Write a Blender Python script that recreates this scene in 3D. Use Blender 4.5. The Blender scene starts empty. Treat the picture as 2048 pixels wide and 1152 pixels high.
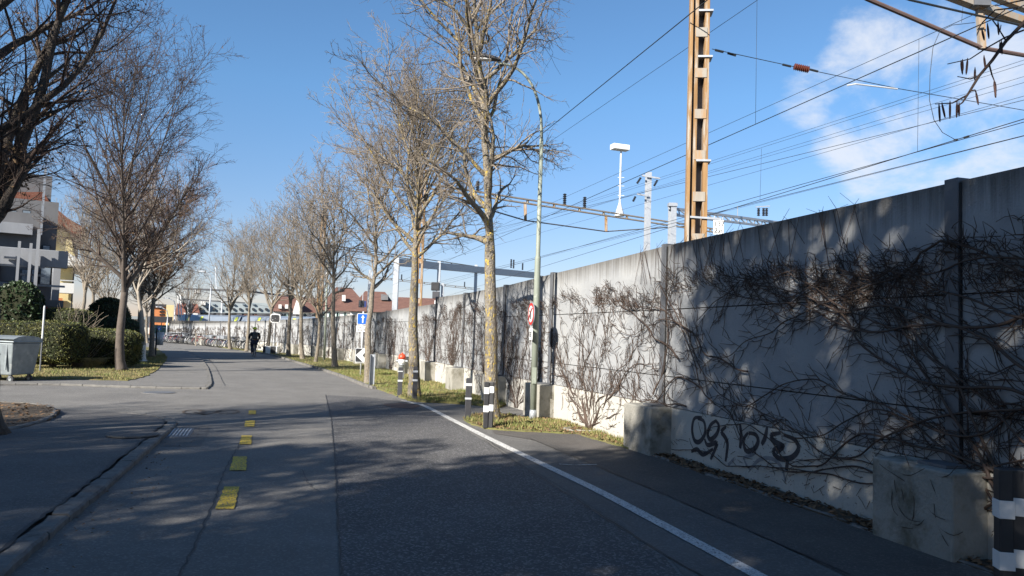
import bpy, bmesh, math, random
from mathutils import Vector, Matrix, noise
R = math.radians
S = bpy.context.scene
COL = S.collection

# ------------------------------------------------------------------ camera
F_PX = 1530.0; PITCH = R(3.64); ROLL = 0.033; EYE = 1.75
cam = bpy.data.objects.new('camera', bpy.data.cameras.new('camera')); COL.objects.link(cam)
cam.data.sensor_width = 36.0; cam.data.lens = F_PX / 2048 * 36.0
cam.data.clip_start = 0.05; cam.data.clip_end = 4000
cr, sr, cp, sp = math.cos(ROLL), math.sin(ROLL), math.cos(PITCH), math.sin(PITCH)
ax = Vector((cr, -sr * sp, sr * cp)); ay = Vector((-sr, -cr * sp, cr * cp)); az = ax.cross(ay)
cam.matrix_world = Matrix((ax, ay, az)).transposed().to_4x4()
cam.location = (0, 0, EYE)
S.camera = cam

def ray(u, v):                                   # photo pixel (2048 wide) -> direction in the world
    dx = (u - 1024) / F_PX; dy = -(v - 576) / F_PX
    lx = dx * cr - dy * sr; ly = dx * sr + dy * cr
    return Vector((lx, cp - ly * sp, sp + ly * cp))
def H(u, v, h=0.0):                              # point of height h above the ground
    d = ray(u, v); t = (h - EYE) / d.z
    return Vector((d.x * t, d.y * t, h))
def D(u, v, y):                                  # point at distance y down the street
    d = ray(u, v); t = y / d.y
    return Vector((d.x * t, y, EYE + d.z * t))

# ------------------------------------------------------------------ daylight
SUN_EL, SUN_AZ = R(30), R(38)                    # light travels to the right and away from the camera
travel = Vector((math.sin(SUN_AZ) * math.cos(SUN_EL), math.cos(SUN_AZ) * math.cos(SUN_EL), -math.sin(SUN_EL)))
sun = bpy.data.objects.new('sun', bpy.data.lights.new('sun', 'SUN')); COL.objects.link(sun)
sun.data.energy = 5.0; sun.data.angle = R(0.55); sun.data.color = (1.0, 0.945, 0.86)
sun.rotation_euler = travel.to_track_quat('-Z', 'Y').to_euler()
W = bpy.data.worlds.new('World'); S.world = W; W.use_nodes = True
nt = W.node_tree; nt.nodes.clear()
wo = nt.nodes.new('ShaderNodeOutputWorld'); bg = nt.nodes.new('ShaderNodeBackground')
sky = nt.nodes.new('ShaderNodeTexSky'); sky.sky_type = 'NISHITA'; sky.sun_disc = False
sky.sun_elevation = SUN_EL; sky.sun_rotation = math.atan2(-travel.x, -travel.y)
sky.altitude = 500; sky.air_density = 1.0; sky.dust_density = 0.25; sky.ozone_density = 2.0
bg.inputs[1].default_value = 0.062
tc = nt.nodes.new('ShaderNodeTexCoord')
# a bank of fair-weather cloud low in the sky ahead and to the right
mp = nt.nodes.new('ShaderNodeMapping'); mp.inputs['Scale'].default_value = (1.0, 1.0, 1.7)
n1 = nt.nodes.new('ShaderNodeTexNoise'); mp.inputs['Location'].default_value = (3.1, 1.7, 0.4); n1.inputs['Scale'].default_value = 6.5; n1.inputs['Detail'].default_value = 9; n1.inputs['Roughness'].default_value = 0.6; n1.inputs['Distortion'].default_value = .25
nt.links.new(tc.outputs['Generated'], mp.inputs[0]); nt.links.new(mp.outputs[0], n1.inputs['Vector'])
def blob(u, v, inner, outer):
    d = ray(u, v).normalized()
    dot = nt.nodes.new('ShaderNodeVectorMath'); dot.operation = 'DOT_PRODUCT'; dot.inputs[1].default_value = d
    nt.links.new(tc.outputs['Generated'], dot.inputs[0])
    mr = nt.nodes.new('ShaderNodeMapRange'); mr.interpolation_type = 'SMOOTHSTEP'
    mr.inputs['From Min'].default_value = math.cos(R(outer)); mr.inputs['From Max'].default_value = math.cos(R(inner))
    nt.links.new(dot.outputs['Value'], mr.inputs['Value'])
    return mr.outputs[0]
acc = None
for b in [(2010, 220, 0, 9.5), (1900, 280, 0, 8), (2150, 150, 3, 13), (1770, 280, 0, 6.5), (1735, 110, 0, 5.5), (1620, 190, 0, 3.6)]:
    o = blob(*b)
    if acc is None: acc = o
    else:
        m = nt.nodes.new('ShaderNodeMath'); m.operation = 'MAXIMUM'
        nt.links.new(acc, m.inputs[0]); nt.links.new(o, m.inputs[1]); acc = m.outputs[0]
ml = nt.nodes.new('ShaderNodeMath'); ml.operation = 'MULTIPLY_ADD'; ml.inputs[1].default_value = 0.30
nt.links.new(acc, ml.inputs[0]); nt.links.new(n1.outputs['Fac'], ml.inputs[2])
cl = nt.nodes.new('ShaderNodeMapRange'); cl.interpolation_type = 'SMOOTHSTEP'
cl.inputs['From Min'].default_value = 0.705; cl.inputs['From Max'].default_value = 0.97; cl.inputs['To Max'].default_value = 0.85
nt.links.new(ml.outputs[0], cl.inputs['Value'])
mx = nt.nodes.new('ShaderNodeMix'); mx.data_type = 'RGBA'
mx.inputs[7].default_value = (5.8, 6.1, 6.7, 1)
tn = nt.nodes.new('ShaderNodeMix'); tn.data_type = 'RGBA'; tn.blend_type = 'MULTIPLY'; tn.inputs[0].default_value = 1.0; 
zs = nt.nodes.new('ShaderNodeSeparateXYZ'); nt.links.new(tc.outputs['Generated'], zs.inputs[0])
zr = nt.nodes.new('ShaderNodeMapRange'); zr.inputs['From Min'].default_value = 0.0; zr.inputs['From Max'].default_value = 0.30; nt.links.new(zs.outputs['Z'], zr.inputs['Value'])
tt = nt.nodes.new('ShaderNodeMix'); tt.data_type = 'RGBA'; tt.inputs[6].default_value = (0.76, 0.64, 0.74, 1); tt.inputs[7].default_value = (0.74, 1.0, 1.16, 1)
nt.links.new(zr.outputs[0], tt.inputs[0]); nt.links.new(tt.outputs[2], tn.inputs[7])
nt.links.new(sky.outputs[0], tn.inputs[6]); nt.links.new(cl.outputs[0], mx.inputs[0]); nt.links.new(tn.outputs[2], mx.inputs[6])
nt.links.new(mx.outputs[2], bg.inputs[0]); nt.links.new(bg.outputs[0], wo.inputs[0])
S.view_settings.view_transform = 'Standard'; S.view_settings.look = 'None'
S.view_settings.exposure = 1.25; S.view_settings.gamma = 1
S.cycles.max_bounces = 6; S.cycles.transparent_max_bounces = 4

# ------------------------------------------------------------------ helpers
class MB:
    def __init__(s): s.v = []; s.f = []; s.m = []
    def quad(s, a, b, c, d, mi=0):
        n = len(s.v); s.v += [a, b, c, d]; s.f.append((n, n+1, n+2, n+3)); s.m.append(mi)
    def box(s, c, size, rz=0.0, mi=0, top=1.0):
        c = Vector(c); hx, hy, hz = size[0]/2, size[1]/2, size[2]/2
        co, si = math.cos(rz), math.sin(rz); n = len(s.v)
        for z in (-1, 1):
            k = top if z > 0 else 1.0
            for x, y in ((-1,-1),(1,-1),(1,1),(-1,1)):
                X, Y = x*hx*k, y*hy*k
                s.v.append((c.x+X*co-Y*si, c.y+X*si+Y*co, c.z+z*hz))
        for q in ((0,3,2,1),(4,5,6,7),(0,1,5,4),(1,2,6,5),(2,3,7,6),(3,0,4,7)):
            s.f.append(tuple(n+i for i in q)); s.m.append(mi)
    def bar(s, a, b, w, h, mi=0):                # rectangular bar from a to b
        a = Vector(a); b = Vector(b); d = (b-a).normalized()
        up = Vector((0,0,1)) if abs(d.z) < .95 else Vector((0,1,0))
        r = d.cross(up).normalized(); u = r.cross(d)
        n = len(s.v)
        for p in (a, b):
            for x, y in ((-1,-1),(1,-1),(1,1),(-1,1)):
                s.v.append(tuple(p + r*(x*w/2) + u*(y*h/2)))
        for q in ((0,3,2,1),(4,5,6,7),(0,1,5,4),(1,2,6,5),(2,3,7,6),(3,0,4,7)):
            s.f.append(tuple(n+i for i in q)); s.m.append(mi)
    def tube(s, pts, rad, k=6, mi=0, cap=True):
        n = len(s.v); L = len(pts)
        if not hasattr(rad, '__len__'): rad = [rad]*L
        prev = None
        for i in range(L):
            if i == 0: d = pts[1]-pts[0]
            elif i == L-1: d = pts[i]-pts[i-1]
            else: d = pts[i+1]-pts[i-1]
            if d.length < 1e-9: d = Vector((0,0,1))
            d = d.normalized()
            if prev is None: r = d.cross(Vector((0,0,1)) if abs(d.z) < .9 else Vector((1,0,0)))
            else: r = prev - d*prev.dot(d)
            if r.length < 1e-6: r = d.orthogonal()
            r.normalize(); prev = r; u = d.cross(r); p = pts[i]; rr = rad[i]
            for j in range(k):
                a = 2*math.pi*j/k; q = p + r*(math.cos(a)*rr) + u*(math.sin(a)*rr)
                s.v.append((q.x, q.y, q.z))
        for i in range(L-1):
            for j in range(k):
                j2 = (j+1) % k
                s.f.append((n+i*k+j, n+i*k+j2, n+(i+1)*k+j2, n+(i+1)*k+j)); s.m.append(mi)
        if cap and k > 3:
            s.f.append(tuple(n+j for j in reversed(range(k)))); s.m.append(mi)
            s.f.append(tuple(n+(L-1)*k+j for j in range(k))); s.m.append(mi)
    def lathe(s, c, prof, k=16, mi=0):            # prof: (radius, z) from the bottom up
        c = Vector(c); n = len(s.v)
        for r, z in prof:
            for j in range(k):
                a = 2*math.pi*j/k; s.v.append((c.x+r*math.cos(a), c.y+r*math.sin(a), c.z+z))
        for i in range(len(prof)-1):
            for j in range(k):
                j2 = (j+1) % k
                s.f.append((n+i*k+j, n+i*k+j2, n+(i+1)*k+j2, n+(i+1)*k+j)); s.m.append(mi)
        s.f.append(tuple(n+j for j in reversed(range(k)))); s.m.append(mi)
        s.f.append(tuple(n+(len(prof)-1)*k+j for j in range(k))); s.m.append(mi)
    def disc(s, c, nrm, rad, th, k=24, mi=0):
        c = Vector(c); nrm = Vector(nrm).normalized()
        s.tube([c-nrm*th/2, c+nrm*th/2], rad, k, mi)
    def poly(s, pts, mi=0):
        n = len(s.v); s.v += [tuple(p) for p in pts]; s.f.append(tuple(range(n, n+len(pts)))); s.m.append(mi)
    def slab(s, pts, z0, z1, mi=0):               # prism over a plan polygon
        if sum(pts[i][0]*pts[(i+1)%len(pts)][1]-pts[(i+1)%len(pts)][0]*pts[i][1] for i in range(len(pts))) < 0: pts = list(reversed(pts))
        n = len(s.v); L = len(pts)
        for z in (z0, z1): s.v += [(p[0], p[1], z) for p in pts]
        s.f.append(tuple(n+L+i for i in range(L))); s.m.append(mi)
        for i in range(L):
            j = (i+1) % L; s.f.append((n+i, n+j, n+L+j, n+L+i)); s.m.append(mi)
    def build(s, name, mats, parent=None, smooth=False, bevel=0):
        me = bpy.data.meshes.new(name); me.from_pydata([tuple(v) for v in s.v], [], s.f)
        if not isinstance(mats, (list, tuple)): mats = [mats]
        for m in mats: me.materials.append(m)
        if len(mats) > 1: me.polygons.foreach_set('material_index', s.m)
        if smooth: me.polygons.foreach_set('use_smooth', [True]*len(me.polygons))
        me.update()
        o = bpy.data.objects.new(name, me); COL.objects.link(o)
        if parent is not None: o.parent = parent
        if bevel:
            b = o.modifiers.new('b', 'BEVEL'); b.width = bevel; b.segments = 2; b.limit_method = 'ANGLE'
        return o

def tag(o, label=None, cat=None, group=None, kind=None):
    if label: o['label'] = label
    if cat: o['category'] = cat
    if group: o['group'] = group
    if kind: o['kind'] = kind
    return o
def thing(name, label, cat, loc=(0,0,0), rz=0.0, group=None):
    o = bpy.data.objects.new(name, None); COL.objects.link(o); o.empty_display_size = .2
    o.location = loc; o.rotation_euler = (0,0,rz)
    return tag(o, label, cat, group)
KIDS = {}
def copy_thing(root, loc, rz=0.0, label=None, group=None, scale=1.0):
    kids = [o for o in bpy.data.objects if o.parent is root]
    c = root.copy(); COL.objects.link(c); c.location = loc; c.rotation_euler = (0,0,rz)
    c.scale = (scale,)*3 if not hasattr(scale, '__len__') else scale
    if label: c['label'] = label
    if group: c['group'] = group
    for k in kids:
        d = k.copy(); COL.objects.link(d); d.parent = c
        for g in [o for o in bpy.data.objects if o.parent is k]:
            e = g.copy(); COL.objects.link(e); e.parent = d
    return c
def struct(o): o['kind'] = 'structure'; return o
def text(s, size, mat, M, parent, name='lettering', ext=0.002):
    c = bpy.data.curves.new(name, 'FONT'); c.body = s; c.size = size; c.align_x = 'CENTER'; c.align_y = 'CENTER'; c.extrude = ext
    c.materials.append(mat)
    tmp = bpy.data.objects.new('tmp', c); COL.objects.link(tmp)
    me = bpy.data.meshes.new_from_object(tmp.evaluated_get(bpy.context.evaluated_depsgraph_get())); bpy.data.objects.remove(tmp)
    me.materials.clear(); me.materials.append(mat)
    o = bpy.data.objects.new(name, me); COL.objects.link(o)
    if parent is not None: o.parent = parent
    o.matrix_local = M
    return o
def face_matrix(pos, nrm):                        # text or plate facing along nrm
    z = Vector(nrm).normalized(); x = Vector((0,0,1)).cross(z).normalized(); y = z.cross(x)
    m = Matrix((x, y, z)).transposed().to_4x4(); m.translation = Vector(pos); return m

# ------------------------------------------------------------------ materials
def lerp(a, b, t): return tuple(a[i]+(b[i]-a[i])*t for i in range(3))
def mat(name, c1, c2=None, scale=6.0, rough=0.8, bump=0.0, bscale=None, metal=0.0, c3=None, c3scale=1.0, c3amt=(0.55, 0.7), stretch=(1,1,1), detail=6, spec=0.4, rough2=None):
    m = bpy.data.materials.new(name); m.use_nodes = True; t = m.node_tree
    b = t.nodes['Principled BSDF']; b.inputs['Roughness'].default_value = rough; b.inputs['Metallic'].default_value = metal
    b.inputs['Specular IOR Level'].default_value = spec
    co = t.nodes.new('ShaderNodeTexCoord'); mp = t.nodes.new('ShaderNodeMapping'); mp.inputs['Scale'].default_value = stretch
    t.links.new(co.outputs['Object'], mp.inputs[0]); src = mp.outputs[0]
    c2 = c2 or lerp(c1, (0,0,0), .18)
    n = t.nodes.new('ShaderNodeTexNoise'); n.inputs['Scale'].default_value = scale; n.inputs['Detail'].default_value = detail; n.inputs['Roughness'].default_value = .62
    t.links.new(src, n.inputs['Vector'])
    r = t.nodes.new('ShaderNodeMapRange'); r.inputs['From Min'].default_value = .32; r.inputs['From Max'].default_value = .68
    t.links.new(n.outputs['Fac'], r.inputs[0])
    x = t.nodes.new('ShaderNodeMix'); x.data_type = 'RGBA'; x.inputs[6].default_value = (*c1, 1); x.inputs[7].default_value = (*c2, 1)
    t.links.new(r.outputs[0], x.inputs[0]); out = x.outputs[2]
    if c3:
        n3 = t.nodes.new('ShaderNodeTexNoise'); n3.inputs['Scale'].default_value = c3scale; n3.inputs['Detail'].default_value = 8; n3.inputs['Roughness'].default_value = .65
        t.links.new(src, n3.inputs['Vector'])
        r3 = t.nodes.new('ShaderNodeMapRange'); r3.inputs['From Min'].default_value = c3amt[0]; r3.inputs['From Max'].default_value = c3amt[1]
        t.links.new(n3.outputs['Fac'], r3.inputs[0])
        x3 = t.nodes.new('ShaderNodeMix'); x3.data_type = 'RGBA'; x3.inputs[7].default_value = (*c3, 1)
        t.links.new(r3.outputs[0], x3.inputs[0]); t.links.new(out, x3.inputs[6]); out = x3.outputs[2]
    t.links.new(out, b.inputs['Base Color'])
    if bump:
        nb = t.nodes.new('ShaderNodeTexNoise'); nb.inputs['Scale'].default_value = bscale or scale*4; nb.inputs['Detail'].default_value = 5
        t.links.new(src, nb.inputs['Vector'])
        bp = t.nodes.new('ShaderNodeBump'); bp.inputs['Strength'].default_value = 1.0; bp.inputs['Distance'].default_value = bump
        t.links.new(nb.outputs['Fac'], bp.inputs['Height']); t.links.new(bp.outputs[0], b.inputs['Normal'])
    return m
def asphalt(name, base, speck, patch, amt=.5):
    m = mat(name, base, lerp(base, (0,0,0), .28), scale=1.1, rough=.85, bump=.006, bscale=170, c3=patch, c3scale=.45, c3amt=(.5,.72), spec=.35)
    t = m.node_tree; b = t.nodes['Principled BSDF']
    link = b.inputs['Base Color'].links[0]; prev = link.from_socket
    co = [n for n in t.nodes if n.type == 'TEX_COORD'][0]
    v = t.nodes.new('ShaderNodeTexVoronoi'); v.inputs['Scale'].default_value = 60; v.feature = 'F1'
    t.links.new(co.outputs['Object'], v.inputs['Vector'])
    r = t.nodes.new('ShaderNodeMapRange'); r.inputs['From Min'].default_value = .66; r.inputs['From Max'].default_value = 1.0
    sep = t.nodes.new('ShaderNodeSeparateColor'); t.links.new(v.outputs['Color'], sep.inputs[0]); t.links.new(sep.outputs[0], r.inputs[0])
    mu = t.nodes.new('ShaderNodeMath'); mu.operation = 'MULTIPLY'; mu.inputs[1].default_value = amt; t.links.new(r.outputs[0], mu.inputs[0])
    x = t.nodes.new('ShaderNodeMix'); x.data_type = 'RGBA'; x.inputs[7].default_value = (*speck, 1)
    t.links.new(mu.outputs[0], x.inputs[0]); t.links.new(prev, x.inputs[6]); t.links.new(x.outputs[2], b.inputs['Base Color'])
    return m
M = {}
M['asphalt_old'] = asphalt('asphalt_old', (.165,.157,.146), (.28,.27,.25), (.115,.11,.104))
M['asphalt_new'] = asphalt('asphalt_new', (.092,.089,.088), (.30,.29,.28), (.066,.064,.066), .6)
M['asphalt_mid'] = asphalt('asphalt_mid', (.13,.125,.118), (.22,.21,.2), (.10,.097,.093))
M['asphalt_walk'] = asphalt('asphalt_walk', (.09,.083,.076), (.18,.165,.15), (.115,.10,.088))
M['asphalt_pave'] = asphalt('asphalt_pave', (.12,.115,.11), (.22,.21,.2), (.09,.086,.083))
M['tar'] = mat('tar', (.018,.018,.02), scale=20, rough=.6)
M['kerb'] = mat('kerb', (.19,.18,.165), (.10,.095,.088), scale=7, rough=.9, bump=.01, bscale=30, c3=(.07,.065,.06), c3scale=3)
M['soil'] = mat('soil', (.06,.045,.032), (.10,.075,.05), scale=9, rough=1, bump=.02, bscale=30)
M['ground'] = mat('ground', (.13,.12,.10), (.09,.09,.06), scale=.2, rough=1, bump=.02, bscale=4)
M['lawn'] = mat('lawn', (.15,.125,.04), (.09,.10,.028), scale=1.6, rough=1, bump=.03, bscale=40, c3=(.21,.155,.075), c3scale=2.2, c3amt=(.45,.65))
M['verge'] = mat('verge', (.12,.135,.035), (.17,.145,.06), scale=1.4, rough=1, bump=.03, bscale=40, c3=(.14,.10,.055), c3scale=2.5, c3amt=(.52,.68))
def blade(name, c1, c2):
    m = mat(name, c1, c2, scale=3, rough=.7); return m
M['blade_g'] = blade('blade_g', (.12,.155,.035), (.17,.165,.055))
M['blade_y'] = blade('blade_y', (.27,.21,.09), (.19,.16,.06))
M['litter'] = mat('litter', (.12,.065,.035), (.20,.12,.06), scale=14, rough=.9)
M['paint_w'] = mat('paint_white', (.62,.61,.58), (.5,.49,.47), scale=5, rough=.75, bump=.004, bscale=150, c3=(.14,.135,.13), c3scale=50, c3amt=(.52,.60))
M['paint_y'] = mat('paint_yellow', (.68,.48,.03), (.50,.35,.03), scale=5, rough=.75, bump=.004, bscale=150, c3=(.15,.13,.09), c3scale=55, c3amt=(.50,.56))
M['paint_o'] = mat('paint_faded', (.17,.12,.08), (.10,.09,.085), scale=20, rough=.8)
M['rust_patch'] = mat('rust_patch', (.11,.06,.045), (.085,.07,.065), scale=5, rough=.9)
# concrete of the wall: board of streaks below the weathered top edge
def wall_mat(name, c1, c2, dirt, top0=None, top1=None):
    m = mat(name, c1, c2, scale=1.3, rough=.9, bump=.006, bscale=45, c3=lerp(c1,(0,0,0),.45), c3scale=26, c3amt=(.6,.74))
    t = m.node_tree; b = t.nodes['Principled BSDF']; prev = b.inputs['Base Color'].links[0].from_socket
    co = [n for n in t.nodes if n.type == 'TEX_COORD'][0]
    mp = t.nodes.new('ShaderNodeMapping'); mp.inputs['Scale'].default_value = (9, 9, .35)
    t.links.new(co.outputs['Object'], mp.inputs[0])
    n = t.nodes.new('ShaderNodeTexNoise'); n.inputs['Scale'].default_value = 1.6; n.inputs['Detail'].default_value = 7; n.inputs['Roughness'].default_value = .7
    t.links.new(mp.outputs[0], n.inputs['Vector'])
    z = t.nodes.new('ShaderNodeSeparateXYZ'); t.links.new(co.outputs['UV'] if top0 is not None else co.outputs['Object'], z.inputs[0])
    r = t.nodes.new('ShaderNodeMapRange')
    if top0 is not None:
        r.inputs['From Min'].default_value = top0; r.inputs['From Max'].default_value = top1
        t.links.new(z.outputs['Y'], r.inputs[0])
    else:
        r.inputs['From Min'].default_value = .5; r.inputs['From Max'].default_value = 0.0; r.inputs['To Max'].default_value = .35
        t.links.new(z.outputs['Z'], r.inputs[0])
    a = t.nodes.new('ShaderNodeMath'); a.operation = 'MULTIPLY_ADD'; a.inputs[1].default_value = 1.35
    t.links.new(n.outputs['Fac'], a.inputs[0])
    sb = t.nodes.new('ShaderNodeMath'); sb.operation = 'SUBTRACT'; sb.inputs[1].default_value = 1.02; t.links.new(r.outputs[0], sb.inputs[0]); t.links.new(sb.outputs[0], a.inputs[2])
    cl = t.nodes.new('ShaderNodeMapRange'); cl.inputs['From Min'].default_value = 0; cl.inputs['From Max'].default_value = .55; cl.inputs['To Max'].default_value = .85
    t.links.new(a.outputs[0], cl.inputs[0])
    x = t.nodes.new('ShaderNodeMix'); x.data_type = 'RGBA'; x.inputs[7].default_value = (*dirt, 1)
    t.links.new(cl.outputs[0], x.inputs[0]); t.links.new(prev, x.inputs[6]); t.links.new(x.outputs[2], b.inputs['Base Color'])
    return m
M['panel'] = wall_mat('wall_panel', (.33,.333,.33), (.26,.267,.275), (.095,.088,.078), .62, 1.05)
M['plinth'] = wall_mat('wall_plinth', (.46,.44,.39), (.39,.375,.34), (.20,.17,.12))
M['block'] = mat('footing_concrete', (.33,.315,.275), (.24,.23,.20), scale=2.6, rough=.9, bump=.01, bscale=30, c3=(.12,.11,.08), c3scale=2.8, c3amt=(.48,.68))
M['joint'] = mat('joint_dark', (.03,.03,.03))
M['steel_dark'] = mat('steel_weathered', (.15,.155,.165), (.11,.115,.125), scale=4, rough=.6, metal=.3)
M['steel_galv'] = mat('steel_galvanised', (.42,.44,.46), (.33,.35,.38), scale=9, rough=.5, metal=.55)
M['steel_pale'] = mat('steel_pale', (.62,.63,.63), (.5,.51,.52), scale=6, rough=.55, metal=.25)
M['rusty'] = mat('steel_rusty', (.30,.18,.08), (.21,.115,.045), scale=3, rough=.85, bump=.004, bscale=60, c3=(.34,.30,.25), c3scale=2.0, c3amt=(.50,.62), stretch=(5,5,.5))
M['rustgrey'] = mat('steel_half_rusted', (.31,.285,.245), (.23,.20,.165), scale=3, rough=.8, c3=(.32,.18,.07), c3scale=2.0, c3amt=(.5,.7), stretch=(3,3,.5))
M['wire'] = mat('copper_wire', (.035,.04,.045), rough=.5, metal=.4)
M['insul'] = mat('insulator', (.10,.03,.02), (.07,.02,.015), rough=.25)
M['insul_dark'] = mat('insulator_dark', (.03,.035,.045), rough=.3)
M['lampgreen'] = mat('post_green', (.24,.265,.215), (.19,.21,.175), scale=3, rough=.6, bump=.002, bscale=60, c3=(.36,.37,.32), c3scale=6, c3amt=(.6,.7))
M['black'] = mat('black_plastic', (.022,.022,.024), (.035,.035,.037), scale=6, rough=.5)
M['darkgrey'] = mat('dark_grey_plastic', (.055,.056,.062), (.045,.045,.05), scale=6, rough=.55)
M['white'] = mat('white_plate', (.72,.72,.71), (.62,.62,.6), scale=8, rough=.45, c3=(.3,.29,.27), c3scale=9, c3amt=(.66,.8))
M['reflect'] = mat('reflective_band', (.62,.64,.66), (.5,.52,.54), scale=8, rough=.4)
M['blue'] = mat('sign_blue', (.015,.11,.50), (.015,.10,.44), rough=.4)
M['red'] = mat('sign_red', (.48,.02,.015), (.42,.02,.015), rough=.4)
M['redorange'] = mat('hydrant_red', (.62,.075,.03), (.5,.06,.025), rough=.4)
def bark(name, c1, c2, lich=None, lamt=(.56,.68)):
    return mat(name, c1, c2, scale=13, rough=.95, bump=.05, bscale=20, c3=lich, c3scale=9, c3amt=lamt, stretch=(1.7,1.7,1.1), detail=9)
M['bark'] = bark('bark_pale', (.27,.23,.18), (.125,.105,.082), (.38,.29,.09), (.60,.70))
M['bark_lichen'] = bark('bark_lichen', (.245,.22,.18), (.12,.10,.08), (.42,.30,.06), (.54,.62))
M['bark_dark'] = bark('bark_dark', (.105,.085,.068), (.055,.045,.038), (.19,.16,.07), (.6,.72))
M['bark_smooth'] = mat('bark_smooth', (.115,.093,.077), (.08,.065,.055), scale=3, rough=.95, bump=.01, bscale=14, stretch=(2,2,2))
M['bark_grey'] = mat('bark_grey', (.34,.30,.25), (.24,.21,.17), scale=4, rough=.95, bump=.01, bscale=18)
M['limewash'] = mat('limewash', (.66,.64,.58), (.5,.48,.43), scale=10, rough=.95, c3=(.25,.22,.18), c3scale=8)
M['twig'] = mat('twig_pale', (.255,.21,.16), (.165,.135,.105), scale=1.5, rough=.9, c3=(.30,.25,.08), c3scale=.8, c3amt=(.6,.75))
M['twig_dark'] = mat('twig_dark', (.085,.055,.043), (.05,.038,.032), scale=1.5, rough=.9)
M['twig_brown'] = mat('twig_brown', (.17,.105,.065), (.115,.07,.045), scale=1.5, rough=.9)
M['seed'] = mat('dry_seeds', (.24,.15,.07), (.12,.075,.04), scale=3, rough=.8)
M['kerb_flat'] = mat('kerb_weathered', (.17,.16,.145), (.12,.115,.105), scale=6, rough=.9, bump=.006, bscale=40)
M['vine'] = mat('vine_stem', (.092,.062,.047), (.05,.037,.03), scale=3, rough=.95)
M['hedge'] = mat('hedge_leaf', (.055,.075,.018), (.03,.045,.012), scale=2.5, rough=.6, c3=(.15,.135,.03), c3scale=3, c3amt=(.42,.64))
M['bin_grey'] = mat('bin_galvanised', (.25,.28,.285), (.17,.19,.20), scale=5, rough=.5, metal=.35, c3=(.33,.35,.34), c3scale=3)
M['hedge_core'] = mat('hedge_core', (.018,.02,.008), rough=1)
M['evergreen'] = mat('evergreen_leaf', (.035,.06,.02), (.02,.04,.015), scale=2.5, rough=.5)
M['glass_dark'] = mat('dark_window_glass', (.02,.025,.03), rough=.12, spec=.6)
# ------------------------------------------------------------------ ground, road, pavements
rng = random.Random(7)
def pix_poly(pts): return [H(u, v).to_2d() for u, v in pts]
def rag(pts, step=.25, amp=.02, closed=True, seed=1):
    r = random.Random(seed); out = []; L = len(pts)
    for i in range(L if closed else L-1):
        a = Vector(pts[i][:2]); b = Vector(pts[(i+1) % L][:2]); d = b-a; n = max(1, int(d.length/step))
        if n > 60: n = 60
        nn = Vector((-d.y, d.x)).normalized()
        for j in range(n): out.append(a + d*(j/n) + nn*(r.uniform(-amp, amp)))
    if not closed: out.append(Vector(pts[-1][:2]))
    return out
def inside(p, poly):
    c = False; j = len(poly)-1; x, y = p
    for i in range(len(poly)):
        a = poly[i]; b = poly[j]
        if (a[1] > y) != (b[1] > y) and x < (b[0]-a[0])*(y-a[1])/(b[1]-a[1])+a[0]: c = not c
        j = i
    return c
def smooth(pts, n=6):                              # Catmull-Rom through plan points
    out = []; P_ = [Vector(p) for p in pts]
    for i in range(len(P_)-1):
        p0 = P_[max(i-1,0)]; p1 = P_[i]; p2 = P_[i+1]; p3 = P_[min(i+2, len(P_)-1)]
        for k in range(n):
            t = k/n; out.append(.5*((2*p1)+(p2-p0)*t+(2*p0-5*p1+4*p2-p3)*t*t+(3*p1-p0-3*p2+p3)*t**3))
    out.append(P_[-1]); return out
def sheet(name, pts, z, m):
    b = MB(); b.poly([(p[0], p[1], z) for p in pts]); o = b.build(name, m); struct(o); return o

g = MB(); g.poly([(-900,-300,-.03),(900,-300,-.03),(900,1600,-.03),(-900,1600,-.03)]); struct(g.build('ground', M['ground']))
sheet('road', [(-60,-14),(12,-14),(12,30),(0,60),(-60,120),(-120,160),(-160,120),(-60,40)], 0.0, M['asphalt_old'])

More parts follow.
